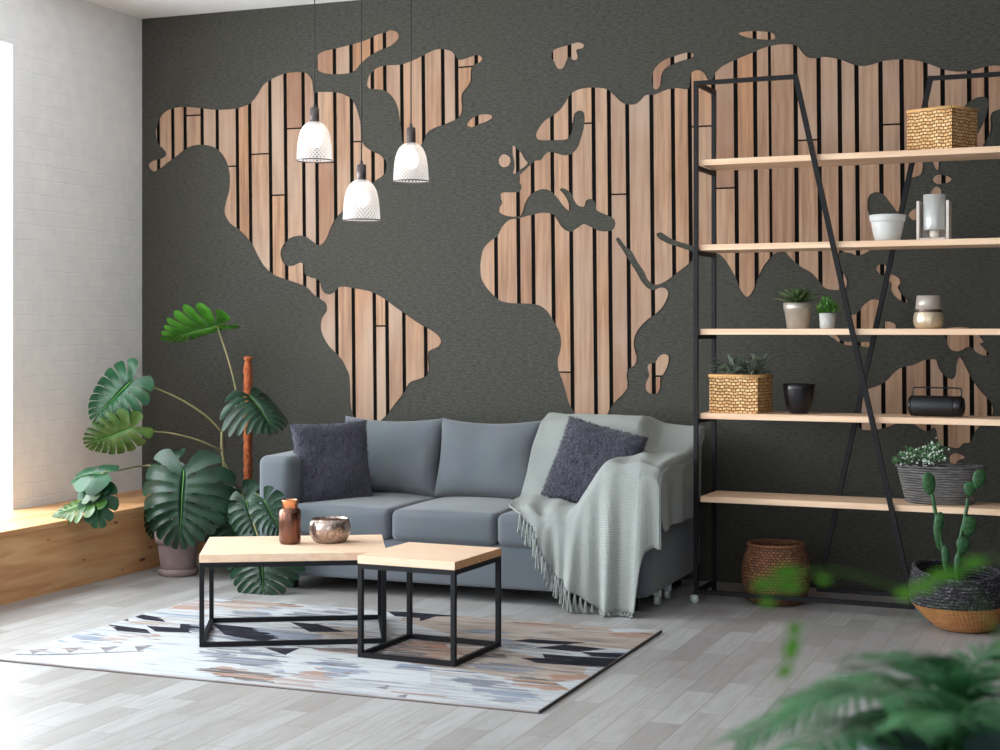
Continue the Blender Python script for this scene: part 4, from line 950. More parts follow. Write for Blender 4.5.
SY = -.48
def onS(px, py, off=0):      # a point on the shelf's centre line, which is turned slightly from the wall
    p = onY(px, py, SY)
    for _ in range(3): p = onY(px, py, SY + off + math.tan(SHR) * (p.x - LX))
    return p
def woven_box(name, c, ang, wd, dp, ht, lab, cat='basket', group=None):
    t = thing(name, c, lab, cat, group); R_ = Matrix.Translation(Vector(c)) @ Matrix.Rotation(ang, 4, 'Z')
    m = MB(); th = .012
    def wall(p0, p1, bulge):
        p0, p1 = Vector(p0), Vector(p1); d = (p1 - p0).normalized(); nrm = Vector((d.y, -d.x, 0)); ln = (p1 - p0).length
        nu, nv = max(6, int(ln / .009)), int(ht / .008)
        for side, off in ((1, 0), (-1, -th)):
            def fn(u, v):
                p = p0.lerp(p1, u); z = v * ht
                row = int(v * nv); b = .0035 * abs(math.sin((u * ln / .02 + (row % 2) * .5) * PI)) * (1 if side == 1 else .3)
                return p + nrm * (off + b * side + (bulge * 4 * u * (1 - u) if side == 1 else 0)) + Vector((0, 0, z + .002 * math.sin(u * ln / .012)))
            m.grid(fn, nu, nv, uvs=(ln * 3.2, ht * 3.2))
    x, y = wd / 2, dp / 2
    cs = [(-x, -y, 0), (x, -y, 0), (x, y, 0), (-x, y, 0)]
    for i in range(4): wall(cs[i], cs[(i + 1) % 4], .003)
    m.box(-x + .004, x - .004, -y + .004, y - .004, .001, .012)
    m.bm.transform(R_); m.build('body', M['weave_tan'], t)
    m = MB(); rim = [R_ @ Vector(q) + Vector((0, 0, ht)) for q in cs]
    for i in range(4): m.tube([rim[i], rim[(i + 1) % 4]], .008, 8)
    m.build('rim', M['weave_tan'], t)
    return t, R_
tb = onS(942, 150)
woven_box('woven_basket', (tb.x, tb.y, BT[4]), math.radians(-28), .245, .205, .195, 'golden woven rectangular basket on the topmost shelf board', group='woven baskets on the shelf')
fb = onS(741, 413)
t, R_ = woven_box('woven_basket', (fb.x, fb.y, BT[1]), math.radians(-9), .255, .20, .184, 'golden woven rectangular basket holding a fern on the fourth board from the top', group='woven baskets on the shelf')

def tuft(m, c, n, rx, ry, rz, ls, lw, seed, up=.5, mi=0, curl=.3):
    """n small pointed leaves scattered through an ellipsoid, growing outwards"""
    r = random.Random(seed); c = Vector(c)
    for i in range(n):
        d = Vector((r.gauss(0, 1), r.gauss(0, 1), abs(r.gauss(0, 1)) * up + .1)).normalized()
        s_ = r.uniform(.25, 1); p = c + Vector((d.x * rx, d.y * ry, d.z * rz)) * s_
        e = (d + Vector((r.uniform(-.5, .5), r.uniform(-.5, .5), r.uniform(-.2, .7)))).normalized(); l = ls * r.uniform(.6, 1.2); wd = lw * r.uniform(.7, 1.2)
        sd = e.cross(Vector((r.uniform(-1, 1), r.uniform(-1, 1), 1))).normalized(); nn = e.cross(sd)
        a = p; b1 = p + e * l * .5 + sd * wd + nn * l * .06; b2 = p + e * l * .5 - sd * wd + nn * l * .06; q = p + e * l - nn * l * curl * .5 ; mid = p + e * l * .5
        V = [m.bm.verts.new(v) for v in (a, b1, q, b2, mid)]
        for f in ((0, 1, 4), (1, 2, 4), (4, 2, 3), (0, 4, 3)): ff = m.bm.faces.new([V[k] for k in f]); ff.material_index = mi; ff.smooth = True

# fern in the woven basket
fc = Vector((fb.x + .01, fb.y, BT[1] + .16))
ft = thing('potted_fern', (fc.x, fc.y, BT[1] + .013), 'grey-green bushy fern growing out of the woven basket', 'plant')
m = MB(); m.lathe((fc.x, fc.y, BT[1] + .013), [(0, 0), (.06, 0), (.075, .13), (.07, .13), (0, .12)], 24); m.build('pot', M['pot_dark'], ft)
m = MB(); r = random.Random(3)
for i in range(110):
    a = r.uniform(0, 2 * PI); el = r.uniform(.15, 1.2); ln = r.uniform(.06, .13)
    d = Vector((math.cos(a) * math.cos(el), math.sin(a) * math.cos(el) * .7, math.sin(el)))
    if d.z < .15: continue
    p0 = Vector((fc.x + r.uniform(-.08, .09), fc.y + r.uniform(-.04, .04), BT[1] + .178)); pts = [p0, p0 + d * ln * .5 + Vector((0, 0, .02)), p0 + d * ln + Vector((0, 0, -.012 + .01))]
    cv = curve(pts, 6); m.tube(cv, .0012, 4)
    for k, q in enumerate(cv[3:]):
        for s_ in (-1, 1):
            side = d.cross(Vector((0, 0, 1))).normalized() * s_; l = .020 * (1 - k / 14)
            V = [m.bm.verts.new(v) for v in (q, q + side * l * .6 + d * .006 + Vector((0, 0, .004)), q + side * l + d * .008, q + side * l * .6 - d * .003)]
            m.bm.faces.new(V)
m.build('foliage', M['fern'], ft, recalc=False)

def pot_profile(m, c, prof, n=40): m.lathe(c, prof, n)
# black glazed pot
c = onS(799, 412); c = (c.x, c.y, BT[1])
m = MB(); m.lathe(c, [(0, 0), (.040, 0), (.050, .006), (.062, .035), (.074, .085), (.078, .125), (.079, .146), (.0755, .146), (.073, .12), (.058, .035), (0, .02)], 40, mod=None)
tag(m.build('planter_pot', M['gloss_black'], origin=c), 'glossy black empty bowl-shaped pot beside the fern basket', 'pot')
# bluetooth style speaker: a barrel with carrying handle
c = onS(936.5, 414); c = Vector((c.x, c.y, BT[1] + .050))
sp = thing('portable_speaker', (c.x, c.y, BT[1]), 'black barrel-shaped portable speaker with a carrying handle', 'speaker')
ax = Vector((math.cos(math.radians(-6)), math.sin(math.radians(-6)), 0))
def axtube(m, c, ax, prof, n=32): m.tube([c + ax * x for x, _ in prof], [r_ for _, r_ in prof], n)
m = MB(); axtube(m, c, ax, [(-.112, .047), (-.108, .0485), (.082, .0485), (.086, .0475)]); m.build('grille', M['speaker_black'], sp)
for s_ in (-1, 1):
    m = MB(); pr = [(.0865, .048), (.094, .0495), (.116, .0485), (.126, .040), (.129, .028)] if s_ == 1 else [(-.1125, .048), (-.118, .0495), (-.124, .044), (-.130, .034)]
    axtube(m, c, ax, pr); m.build('end_cap', M['gloss_black'], sp)
m = MB(); m.tube(curve([c + ax * -.112 + Vector((0, 0, .046)), c + ax * -.112 + Vector((0, 0, .075)), c + ax * -.100 + Vector((0, 0, .086)), c + ax * 0 + Vector((0, 0, .087)), c + ax * .104 + Vector((0, 0, .086)), c + ax * .116 + Vector((0, 0, .075)), c + ax * .116 + Vector((0, 0, .044))], 5), .0035, 8)
m.build('handle', M['gloss_black'], sp)
# zinc pot with succulent
c = onS(798, 328); c = Vector((c.x, c.y, BT[2]))
t = thing('potted_succulent', c, 'metallic grey pot with a spiky dull-green succulent on the third board', 'plant', 'small potted plants on the third board')
m = MB(); m.lathe(c, [(0, 0), (.050, 0), (.054, .004), (.066, .09), (.070, .094), (.072, .128), (.068, .128), (.066, .10), (0, .095)], 36); m.build('pot', M['zinc'], t)
m = MB(); m.lathe(c + Vector((0, 0, .098)), [(0, 0), (.064, 0), (.0, .004)], 20); m.build('soil', M['soil'], t)
m = MB(); r = random.Random(9)
for i in range(34):
    a = i * 2.4; el = .15 + .9 * (i / 34) + r.uniform(-.1, .1); ln = .135 - .05 * i / 34
    d = Vector((math.cos(a) * math.cos(el), math.sin(a) * math.cos(el), math.sin(el))); sd = d.cross(Vector((0, 0, 1))).normalized()
    p0 = c + Vector((0, 0, .115)); ring = []
    for tt, ww in ((0, .006), (.35, .012), (.7, .011), (1, .001)):
        q = p0 + d * ln * tt + Vector((0, 0, .02 * math.sin(tt * 2.5)))
        ring.append([m.bm.verts.new(q + sd * ww), m.bm.verts.new(q - Vector((0, 0, ww * .5))), m.bm.verts.new(q - sd * ww), m.bm.verts.new(q + Vector((0, 0, ww * .3)))])
    for A_, B_ in zip(ring, ring[1:]):
        for k in range(4): m.bm.faces.new([A_[k], A_[(k + 1) % 4], B_[(k + 1) % 4], B_[k]])
m.build('leaves', M['succulent'], t)
# tiny pot
c = onS(827.5, 328, -.02); c = Vector((c.x, c.y, BT[2]))
t = thing('potted_plant', c, 'tiny pale concrete pot with bright green leaves beside the metallic pot', 'plant', 'small potted plants on the third board')
m = MB(); m.lathe(c, [(0, 0), (.032, 0), (.036, .004), (.040, .076), (.037, .076), (.036, .065), (0, .062)], 32); m.build('pot', M['ceramic_grey'], t)
m = MB(); tuft(m, c + Vector((0, 0, .075)), 150, .050, .045, .070, .030, .007, 5, .9); m.build('foliage', M['bush'], t, recalc=False)
# glass votive
c = onS(928.5, 327); c = Vector((c.x, c.y, BT[2]))
t = thing('votive_holder', c, 'two-tone pearl and smoky glass votive on the third board', 'candle holder')
m = MB(); m.lathe(c, [(0, 0), (.052, 0), (.064, .008), (.071, .030), (.071, .055), (.066, .078)], 40); m.build('lower_body', M['votive_low'], t)
m = MB(); m.lathe(c, [(.066, .0785), (.062, .085), (.0622, .092)], 40); m.bm.faces.ensure_lookup_table(); m.build('band', M['votive_band'], t)
m = MB(); m.lathe(c, [(.0623, .0925), (.058, .125), (.055, .158), (.052, .158), (.055, .12), (.058, .0925)], 40); m.build('upper_body', M['votive_top'], t)
# white pot
c = onS(887.5, 239); c = Vector((c.x, c.y, BT[3]))
t = thing('flower_pot', c, 'empty white ceramic flower pot with a banded rim on the second board', 'pot')
m = MB(); m.lathe(c, [(0, 0), (.054, 0), (.060, .006), (.066, .03), (.078, .095)], 40); m.build('body', M['ceramic_white'], t)
m = MB(); m.lathe(c, [(.0785, .0955), (.083, .100), (.086, .130), (.081, .131), (.077, .10), (.06, .02), (0, .012)], 40); m.build('rim', M['ceramic_white'], t)
# candle stand
c = onS(934, 239); c = Vector((c.x, c.y, BT[3]))
t = thing('candle_stand', c, 'whitewashed wooden candle stand holding a glass tube on the second board', 'candle holder')
R_ = Matrix.Translation(c) @ Matrix.Rotation(math.radians(-2), 4, 'Z')
def rb(name, mat, *b, bev=.002):
    m = MB(); m.box(*b, bev); m.bm.transform(R_); return m.build(name, mat, t)
rb('base', M['white_wood'], -.060, .060, -.045, .045, 0, .014)
rb('post', M['white_wood'], -.075, -.062, -.045, .045, 0, .19)
rb('post', M['white_wood'], .062, .075, -.045, .045, 0, .19)
rb('back_panel', M['white_wood'], -.061, .061, .046, .056, .0145, .19)
m = MB(); m.lathe(c + Vector((.003, -.008, .015)), [(0, .036), (.050, .036), (.052, .040), (.052, .205), (.049, .205), (.049, .045), (0, .042)], 32); gl = m.build('glass_tube', M['glass_tube'], t)
m = MB(); m.lathe(c + Vector((.003, -.008, .015)), [(0, 0), (.022, 0), (.022, .034), (0, .034)], 20); m.build('candle', M['wax'], t)

# grey oval planter with white flowers
c = onS(940, 503); c = Vector((c.x, c.y, BT[0]))
t = thing('oval_planter', c, 'grey woven oval planter on the lowest shelf board', 'planter')
m = MB(); m.lathe(c, [(0, 0), (.145, 0), (.160, .010), (.182, .085), (.200, .170), (.205, .176), (.195, .176), (.175, .09), (.155, .02), (0, .012)], 56, sy=.55, mod=lambda a, i: 1 + .006 * math.sin(a * 40 + i * 2)); m.build('body', M['grey_willow'], t)
m = MB(); m.lathe(c + Vector((0, 0, .145)), [(0, 0), (.185, 0), (0, .004)], 40, sy=.53); m.build('soil', M['soil'], t)
m = MB(); cv = []
for k in range(49): a = 2 * PI * k / 48; cv.append(c + Vector((.203 * math.cos(a), .203 * .55 * math.sin(a), .178 + .003 * math.sin(k * 3))))
m.tube(cv, .006, 6); m.build('rim', M['grey_willow'], t)
fl = thing('flowering_plant', c + Vector((-.11, -.01, .147)), 'mint-green bushy plant with tiny white blossoms in the oval planter', 'plant')
m = MB()
for (dx, dz, rr) in ((-.17, .035, .05), (-.13, .065, .055), (-.09, .06, .055), (-.045, .055, .055), (-.02, .105, .04), (-.01, .05, .05)): tuft(m, c + Vector((dx, -.02, .15 + dz)), 110, rr, rr, rr, .020, .005, int(dz * 1000), .6)
m.build('foliage', M['mint'], fl, recalc=False)
r = random.Random(21); m = MB()
for i in range(80):
    q = r.choice(((-.14, .075), (-.09, .07), (-.045, .07), (-.02, .12), (-.01, .09), (-.04, .05))); p = c + Vector((q[0] + r.gauss(0, .022), -.055 + r.uniform(-.02, .03), .15 + q[1] + r.gauss(0, .020)))
    b = bmesh.new(); bmesh.ops.create_icosphere(b, subdivisions=1, radius=r.uniform(.004, .0075)); m.absorb(b, 0, Matrix.Translation(p))
m.build('blossoms', M['blossom'], fl)

# ================================================================= FLOOR BASKETS
c = Vector((onY(776, 600, -.505).x, -.505, 0))
t = thing('wicker_basket', c, 'brown round wicker basket on the floor under the shelf', 'basket', 'round baskets on the floor by the shelf')
m = MB(); pr = [(0, .002), (.122, .002), (.140, .012), (.158, .06), (.170, .12), (.170, .175), (.158, .23), (.138, .285), (.132, .291), (.126, .285), (.146, .23), (.156, .175), (.15, .1), (.12, .02), (0, .015)]
pp = []
for (a, b), (c_, d) in zip(pr, pr[1:]):
    n = max(1, int(abs(d - b) / .012)); pp += [(a + (c_ - a) * k / n, b + (d - b) * k / n) for k in range(n)]
pp.append(pr[-1])
m.lathe(c, pp, 72, mod=lambda a, i: 1 + .012 * math.sin(a * 36 + (i % 2) * PI)); m.build('body', M['weave_brown'], t)
m = MB(); m.tube([c + Vector((.136 * math.cos(2 * PI * k / 40), .136 * math.sin(2 * PI * k / 40), .289)) for k in range(41)], .009, 8); m.build('rim', M['weave_brown'], t)

c = Vector((onY(957, 630, -.87).x, -.87, 0))
t = thing('cactus_basket', c, 'floppy round basket, black-and-white above and straw below, at the right end of the shelf', 'basket', 'round baskets on the floor by the shelf')
rimz = lambda a: .018 * math.cos(a - 2.3) + .008 * math.cos(2 * a)
m = MB(); m.lathe(c, [(0, .002), (.150, .002), (.172, .012), (.190, .045), (.200, .085), (.204, .115)], 64, mod=lambda a, i: 1 + .008 * math.sin(a * 50 + i * 2)); 
for v in m.bm.verts:
    k_ = max(0, 1 - v.co.z / .1155); v.co.x = c.x + (v.co.x - c.x) * (1 - .25 * k_) + .040 * k_; v.co.y = c.y + (v.co.y - c.y) * (1 - .25 * k_)
m.build('lower_band', M['weave_straw'], t)
def gfn(rr):
    def f(u, v):
        a = 2 * PI * u; s_ = v
        z = .1155 + (.145 + rimz(a)) * s_; r_ = .2045 + .012 * math.sin(s_ * PI) - .012 * s_ + .002 * math.sin(a * 60 + v * 50)
        return c + Vector((math.cos(a) * r_ * rr, math.sin(a) * r_ * rr, z))
    return f
m = MB(); m.grid(gfn(1), 72, 16, closed_u=True, uvs=(1, 1)); m.grid(gfn(.95), 72, 8, closed_u=True)
ro = [gfn(.975)(k / 48, 1) for k in range(49)]; m.tube(ro, .009, 8); m.build('upper_band', M['weave_bw'], t)
cc = thing('potted_cactus', c + Vector((0, 0, .02)), 'tall opuntia cactus with oval pads standing in the black-and-white basket', 'cactus')
m = MB(); m.lathe(c + Vector((-.02, .02, .02)), [(0, 0), (.10, 0), (.13, .15), (.12, .15), (0, .145)], 28); m.build('pot', M['pot_dark'], cc)
def pad(px, py, wpx, hpx, tilt, Y=-.86):
    p = onY(px, py, Y); s_ = 1 / 213.; b = bmesh.new(); bmesh.ops.create_uvsphere(b, u_segments=16, v_segments=12, radius=1)
    for v in b.verts:
        k = 1 + .18 * v.co.z; v.co = Vector((v.co.x * wpx * s_ / 2 * k, v.co.y * .012, v.co.z * hpx * s_ / 2))
    q = MB(); q.absorb(b, 0, Matrix.Translation(p) @ Matrix.Rotation(math.radians(20), 4, 'Z') @ Matrix.Rotation(math.radians(tilt), 4, 'Y')); q.build('pad', M['cactus'], cc, smooth=True)
base = c.z
def cstem(pts, r_):
    q = MB(); q.tube(curve([onY(x, y, -.86) for x, y in pts], 5), r_, 10); q.build('stem', M['cactus'], cc)
cstem([(948, 600), (946, 572), (941, 540), (936, 515), (932, 494)], .0085)
cstem([(956, 600), (958, 572), (959, 550), (961, 535), (966, 512), (968, 498)], .0085)
pad(929, 484, 13, 23, -8); pad(939, 523, 10, 22, 8); pad(938, 535, 8, 30, -6); pad(970, 489, 12, 15, -5); pad(979, 479, 13, 19, 15); pad(969, 526, 14, 20, 5); pad(963, 545, 13, 18, 5); pad(946, 560, 8, 30, -4); pad(958, 565, 8, 26, 3)

# ================================================================= MONSTERAS
def mleaf(parent, base, tip, width, nrm, mat, seed=0, droop=.10, cup=.12, lobes=9, start=.29, midrib=True, sweep=1.0, twist=0, vein=None):
    base, tip, nrm = Vector(base), Vector(tip), Vector(nrm)
    e1 = (tip - base); Ln = e1.length; e1.normalize(); n = (nrm - e1 * nrm.dot(e1)).normalized(); e2 = n.cross(e1)
    r = random.Random(seed); Ws = width / Ln
    def interp(t, tab):
        for (a, va), (b, vb) in zip(tab, tab[1:]):
            if t <= b: return va + (vb - va) * (t - a) / (b - a)
        return tab[-1][1]
    RT = [(0, .34), (.1, .46), (.25, .53), (.45, .50), (.65, .42), (.85, .30), (1, .17)]
    PT = [(0, 158), (.12, 122), (.25, 98), (.45, 76), (.65, 58), (.85, 36), (1, 6)]
    def P(t, s, side, gt):
        m_ = t * .84; rr = interp(t, RT) * s; ph = math.radians(interp(t, PT)) * sweep
        ph -= .22 * s * s * math.sin(ph)              # veins sweep forward
        x = m_ + rr * math.cos(ph); y = side * rr * math.sin(ph) * Ws
        z = cup * abs(y) ** 1.0 * .8 - cup * 3.0 * y * y - droop * x * x + .030 * (abs(2 * gt - 1) - .5) * s ** .7
        z += .03 * noise.noise(Vector((x * 3 + seed, y * 3, seed)))
        return base + (e1 * x + e2 * y + n * z) * Ln
    q = MB(); rows = 9; cols = 5
    for side in (-1, 1):
        for k in range(lobes):
            st = start + r.uniform(-.08, .08); g = r.uniform(.12, .24); hole = r.random() < .75 and 0 < k < lobes - 1
            endc = 1 - r.uniform(0, .06)
            def fn(u, v):
                s = v; gap = 0
                if v > st: gap = g * min(1, (v - st) / (.5)) ** .6
                uu = .5 + (u - .5) * (1 - gap)
                ee = endc * (1 - .10 * abs(2 * u - 1) ** 2.5)
                return P((k + uu) / lobes, s * ee, side, u)
            gr = q.grid(fn, cols, rows)
            if hole:
                fs = [f for f in q.bm.faces if gr[2][0] in f.verts and gr[3][1] in f.verts]
                bmesh.ops.delete(q.bm, geom=fs, context='FACES_ONLY')
    bmesh.ops.remove_doubles(q.bm, verts=q.bm.verts[:], dist=Ln * .002)
    o = q.build('leaf', mat, parent, recalc=False)
    if midrib:
        q = MB(); pts = [P(t, 0, 1, 0) + n * .0015 for t in [i / 10 for i in range(11)]]; q.tube(pts, [.0030 * Ln / .35 * (1 - .7 * i / 10) for i in range(11)], 5)
        q.build('midrib', vein or M['vein'], o)
    return o
def lf(parent, b, t_, wpx, mat, Y=-.8, Yt=None, nrm=(.25, -1, .35), **kw):
    B_ = onY(b[0], b[1], Y); T_ = onY(t_[0], t_[1], Y if Yt is None else Yt)
    return mleaf(parent, B_, T_, wpx / 184., nrm, mat, **kw)
def petiole(parent, pts, Ys, r0=.006, r1=.004, name='petiole', mat=None):
    P_ = [onY(x, y, Ys[i] if isinstance(Ys, (list, tuple)) else Ys) for i, (x, y) in enumerate(pts)]
    cv = curve(P_, 6); q = MB(); q.tube(cv, [r0 + (r1 - r0) * i / (len(cv) - 1) for i in range(len(cv))], 7); return q.build(name, mat or M['stem'], parent)

pc = onZ(176, 575, 0); pc = Vector((pc.x, pc.y + .02, 0))
p1 = thing('potted_monstera', pc, 'big dark-green monstera in a mauve-grey clay pot by the wooden bench', 'plant', 'monstera plants in the corner')
m = MB(); m.lathe(pc, [(0, .0), (.100, 0), (.108, .010), (.110, .040), (.104, .040), (.100, .012), (0, .012)], 40); m.build('saucer', M['pot_mauve'], p1)
m = MB(); m.lathe(pc, [(0, .0125), (.088, .0125), (.092, .02), (.110, .175)], 40); m.lathe(pc, [(.1105, .1755), (.124, .180), (.128, .235), (.118, .238), (.112, .19), (.105, .18)], 40); m.build('pot', M['pot_mauve'], p1)
m = MB(); m.lathe(pc + Vector((0, 0, .205)), [(0, 0), (.112, 0), (0, .006)], 24); m.build('soil', M['soil'], p1)
PY = pc.y
petiole(p1, [(178, 545), (184, 520), (190, 490), (184, 472)], [PY, PY + .04, PY + .02, PY - .14])
petiole(p1, [(175, 545), (172, 510), (176, 480), (172, 455)], [PY, PY + .08, PY + .1, PY + .1])
PB = -1.38
petiole(p1, [(174, 545), (168, 505), (155, 470), (142, 466), (120, 470), (104, 472)], [PY, PY, PY - .1, PY - .15, PB + .08, PB])
petiole(p1, [(104, 472), (98, 482), (96, 497)], [PB, PB, PB], .004, .003)
petiole(p1, [(180, 545), (195, 515), (205, 490)], [PY, PY + .06, PY + .1])
lf(p1, (184, 470), (178, 549), 106, M['leaf_dark'], PY - .14, PY - .20, (.1, -1, .55), seed=1, droop=.05, cup=.25, start=.5, vein=M['vein'])
lf(p1, (176, 462), (140, 476), 56, M['leaf_dark'], PY + .05, PY + .0, (-.2, -1, .6), seed=2, cup=.5, droop=.35)
lf(p1, (205, 488), (222, 545), 66, M['leaf_dark'], PY + .10, PY + .04, (.3, -1, .4), seed=4, droop=.2, cup=.2)
lf(p1, (165, 500), (150, 540), 40, M['leaf_dark'], PY + .08, PY + .04, (.3, -1, .4), seed=14, droop=.2, cup=.2)
lf(p1, (106, 474), (70, 470), 46, M['leaf_mid'], PB, PB - .02, (.0, -.7, 1), seed=5, lobes=3, cup=.4, droop=.3, start=.95)
lf(p1, (100, 484), (74, 494), 32, M['leaf_olive'], PB, PB - .02, (.0, -.7, 1), seed=15, lobes=3, cup=.4, droop=.3, start=.95)
lf(p1, (97, 490), (98, 528), 42, M['leaf_mid'], PB, PB - .05, (.3, -1, .3), seed=6, lobes=4, start=.7)
lf(p1, (98, 500), (49, 513), 50, M['leaf_olive'], PB, PB - .02, (.1, -.55, 1), seed=7, cup=.3, start=.45)
lf(p1, (100, 484), (107, 494), 12, M['leaf_mid'], PB - .02, PB - .03, (.3, -1, .3), seed=16, lobes=3, start=.95, midrib=False)

dc = Vector((onY(243, 487, -.42).x, -.42, 0))
p2 = thing('potted_monstera', dc, 'tall monstera with an orange coir pole in a dark planter left of the sofa', 'plant', 'monstera plants in the corner')
m = MB(); m.lathe(dc, [(0, 0), (.105, 0), (.112, .006), (.128, .42), (.134, .424), (.134, .449), (.124, .449), (.12, .41), (0, .405)], 40); m.build('pot', M['pot_dark'], p2)
m = MB(); m.lathe(dc + Vector((0, 0, .408)), [(0, 0), (.119, 0), (0, .006)], 24); m.build('soil', M['soil'], p2)
pb = onY(248, 487, -.42); pt_ = onY(248, 356, -.42)
m = MB()
m.lathe((pb.x, -.42, 0), [(0, .40), (.024, .40)] + [(.0245 + .0025 * math.sin(k * 1.9), .40 + (pt_.z - .43) * k / 40) for k in range(1, 40)] + [(.016, pt_.z - .028), (.025, pt_.z - .022), (.024, pt_.z - .006), (.012, pt_.z), (0, pt_.z)], 20, mod=lambda a, i: 1 + .06 * math.sin(a * 7 + i))
m.build('moss_pole', M['moss'], p2)
Y2 = -.48
tr = [(236, 492), (226, 465), (223, 450), (222, 432), (228, 420), (236, 405)]
petiole(p2, [(226, 500), (225, 480), (224, 462), (222, 448), (222, 432)], [-.42, Y2, Y2, Y2, Y2], .011, .009, 'stem')
petiole(p2, [(225, 463), (232, 478), (238, 492)], [Y2, Y2, -.43], .005, .005, 'aerial_root')
petiole(p2, [(222, 432), (231, 420), (237, 403), (235, 385), (229, 362), (222, 340), (217, 325)], [Y2] * 5 + [Y2 + .02, Y2 + .03], .008, .004)
petiole(p2, [(229, 424), (234, 415), (242, 402), (250, 396)], [Y2, Y2, Y2 - .05, Y2 - .1], .006, .004)
petiole(p2, [(222, 432), (205, 415), (178, 398), (147, 385), (133, 382)], [Y2, Y2 - .06, Y2 - .14, Y2 - .22, Y2 - .25], .006, .004)
petiole(p2, [(223, 451), (212, 446), (195, 439), (170, 433), (150, 431), (133, 427)], [Y2, Y2 - .05, Y2 - .1, Y2 - .18, Y2 - .24, Y2 - .28], .005, .0035)
petiole(p2, [(226, 480), (229, 495), (231, 510)], [-.42, -.5, -.6], .006, .004)
petiole(p2, [(240, 490), (255, 493), (262, 500)], [-.42, -.8, -1.2], .006, .004)
petiole(p2, [(236, 490), (245, 500), (262, 548)], [-.42, -.8, -1.2], .006, .004)
lf(p2, (133, 380), (88, 421), 64, M['leaf_mid'], Y2 - .26, Y2 - .34, (.45, -1, .5), seed=21, cup=.3, droop=.12, start=.45)
lf(p2, (134, 427), (82, 448), 50, M['leaf_olive'], Y2 - .28, Y2 - .30, (.2, -1, -.5), seed=22, cup=.25, droop=.1, start=.4, vein=M['vein'])
lf(p2, (221, 324), (164, 338), 84, M['leaf_lime'], Y2 + .03, Y2 - .02, (.1, -.28, -1), seed=23, cup=.3, droop=-.05, start=.4)
lf(p2, (250, 396), (276, 424), 74, M['leaf_dark'], Y2 - .1, Y2 - .2, (.3, -.35, 1), seed=24, cup=.5, droop=.25, start=.45)
lf(p2, (231, 506), (232, 566), 70, M['leaf_dark'], -.6, -.72, (.1, -1, .5), seed=25, cup=.3, droop=.2)
lf(p2, (244, 498), (252, 550), 60, M['leaf_dark'], -.75, -.85, (.2, -1, .5), seed=26, cup=.3, droop=.2)
lf(p2, (236, 500), (212, 545), 60, M['leaf_dark'], -.55, -.62, (-.1, -1, .4), seed=31, cup=.3, droop=.2)
lf(p2, (242, 492), (262, 530), 50, M['leaf_dark'], -.62, -.75, (.3, -.8, .7), seed=32, cup=.3, droop=.3)
lf(p2, (228, 515), (246, 565), 60, M['leaf_dark'], -.80, -.9, (.2, -1, .2), seed=33, cup=.3, droop=.2)
lf(p2, (246, 500), (258, 545), 46, M['leaf_dark'], -.95, -1.02, (.2, -1, .3), seed=34, cup=.3, droop=.2)
lf(p2, (264, 500), (284, 538), 38, M['leaf_dark'], -1.24, -1.30, (.3, -1, .5), seed=27, cup=.3, droop=.2)
lf(p2, (262, 546), (262, 600), 84, M['leaf_dark'], -1.2, -1.28, (.1, -1, .25), seed=28, cup=.2, droop=.1)

# ================================================================= FOREGROUND PALM
def frond(parent, pts, leaf_len, nleaf, mat, seed, wid=.0075, droop=.35, start=.15):
    r = random.Random(seed); cv = curve(pts, 8); o = MB(); o.tube(cv, [.004 * (1 - .75 * i / len(cv)) for i in range(len(cv))], 6)
    n = len(cv)
    for i in range(nleaf):
        t = start + (1 - start) * i / nleaf; k = t * (n - 1); a = int(min(k, n - 2)); p = cv[a].lerp(cv[a + 1], k - a); e = (cv[a + 1] - cv[a]).normalized()
        side = e.cross(Vector((0, 0, 1))).normalized(); upv = side.cross(e)
        l = leaf_len * (math.sin(min(1, t * 1.15 + .15) * PI * .85) * .75 + .3)
        for s_ in (-1, 1):
            d = (side * s_ * 1.0 + e * .75 + upv * .25 + Vector((0, 0, r.uniform(-.15, .1)))).normalized()
            prev = None
            for q_ in range(6):
                f = q_ / 5; c_ = p + d * l * f + Vector((0, 0, -droop * l * f * f)); w_ = wid * math.sin((.12 + .88 * f) * PI) ** .7 if q_ < 5 else .0004
                sd = e.cross(Vector((0, 0, .2))) * 0 + (d.cross(upv)).normalized()
                cur = [o.bm.verts.new(c_ - sd * w_ * .5), o.bm.verts.new(c_ + upv * w_ * .12), o.bm.verts.new(c_ + sd * w_ * .5)]
                if prev:
                    for z in (0, 1): ff = o.bm.faces.new([prev[z], prev[z + 1], cur[z + 1], cur[z]]); ff.smooth = True
                prev = cur
    return o.build('frond', mat, parent, recalc=False)
def atd(x, y, d):            # a point at depth d along the viewing axis
    return CAM + ray(x, y) * d
pp_ = atd(930, 745, 2.0); pz = pp_.z
palm = thing('potted_palm', (pp_.x + .03, pp_.y + .02, 0), 'out-of-focus feathery green palm in a dark teal pot at the lower right', 'plant', 'foreground palms')
pcn = Vector((pp_.x + .03, pp_.y + .02, 0)); zr = atd(900, 733, 2.0).z
m = MB(); m.lathe(pcn, [(0, 0), (.10, 0), (.11, .01), (.135, zr - .03), (.145, zr - .03), (.145, zr), (.132, zr), (.125, zr - .05), (0, zr - .06)], 40); m.build('pot', M['teal_pot'], palm)
m = MB(); m.lathe(pcn + Vector((0, 0, zr - .055)), [(0, 0), (.124, 0), (0, .006)], 24); m.build('soil', M['soil'], palm)
cr = pcn + Vector((0, 0, zr - .05))
def fr(tx, ty, td, hx, hy, hd, ll, n, seed, mat=None, **kw):
    frond(palm, [cr + Vector((rnd.uniform(-.02, .02), rnd.uniform(-.02, .02), 0)), cr.lerp(atd(hx, hy, hd), .45) + Vector((0, 0, .03)), atd(hx, hy, hd), atd((hx + tx) / 2, (hy + ty) / 2 - 6, (hd + td) / 2), atd(tx, ty, td)], ll, n, mat or M['palm'], seed, **kw)
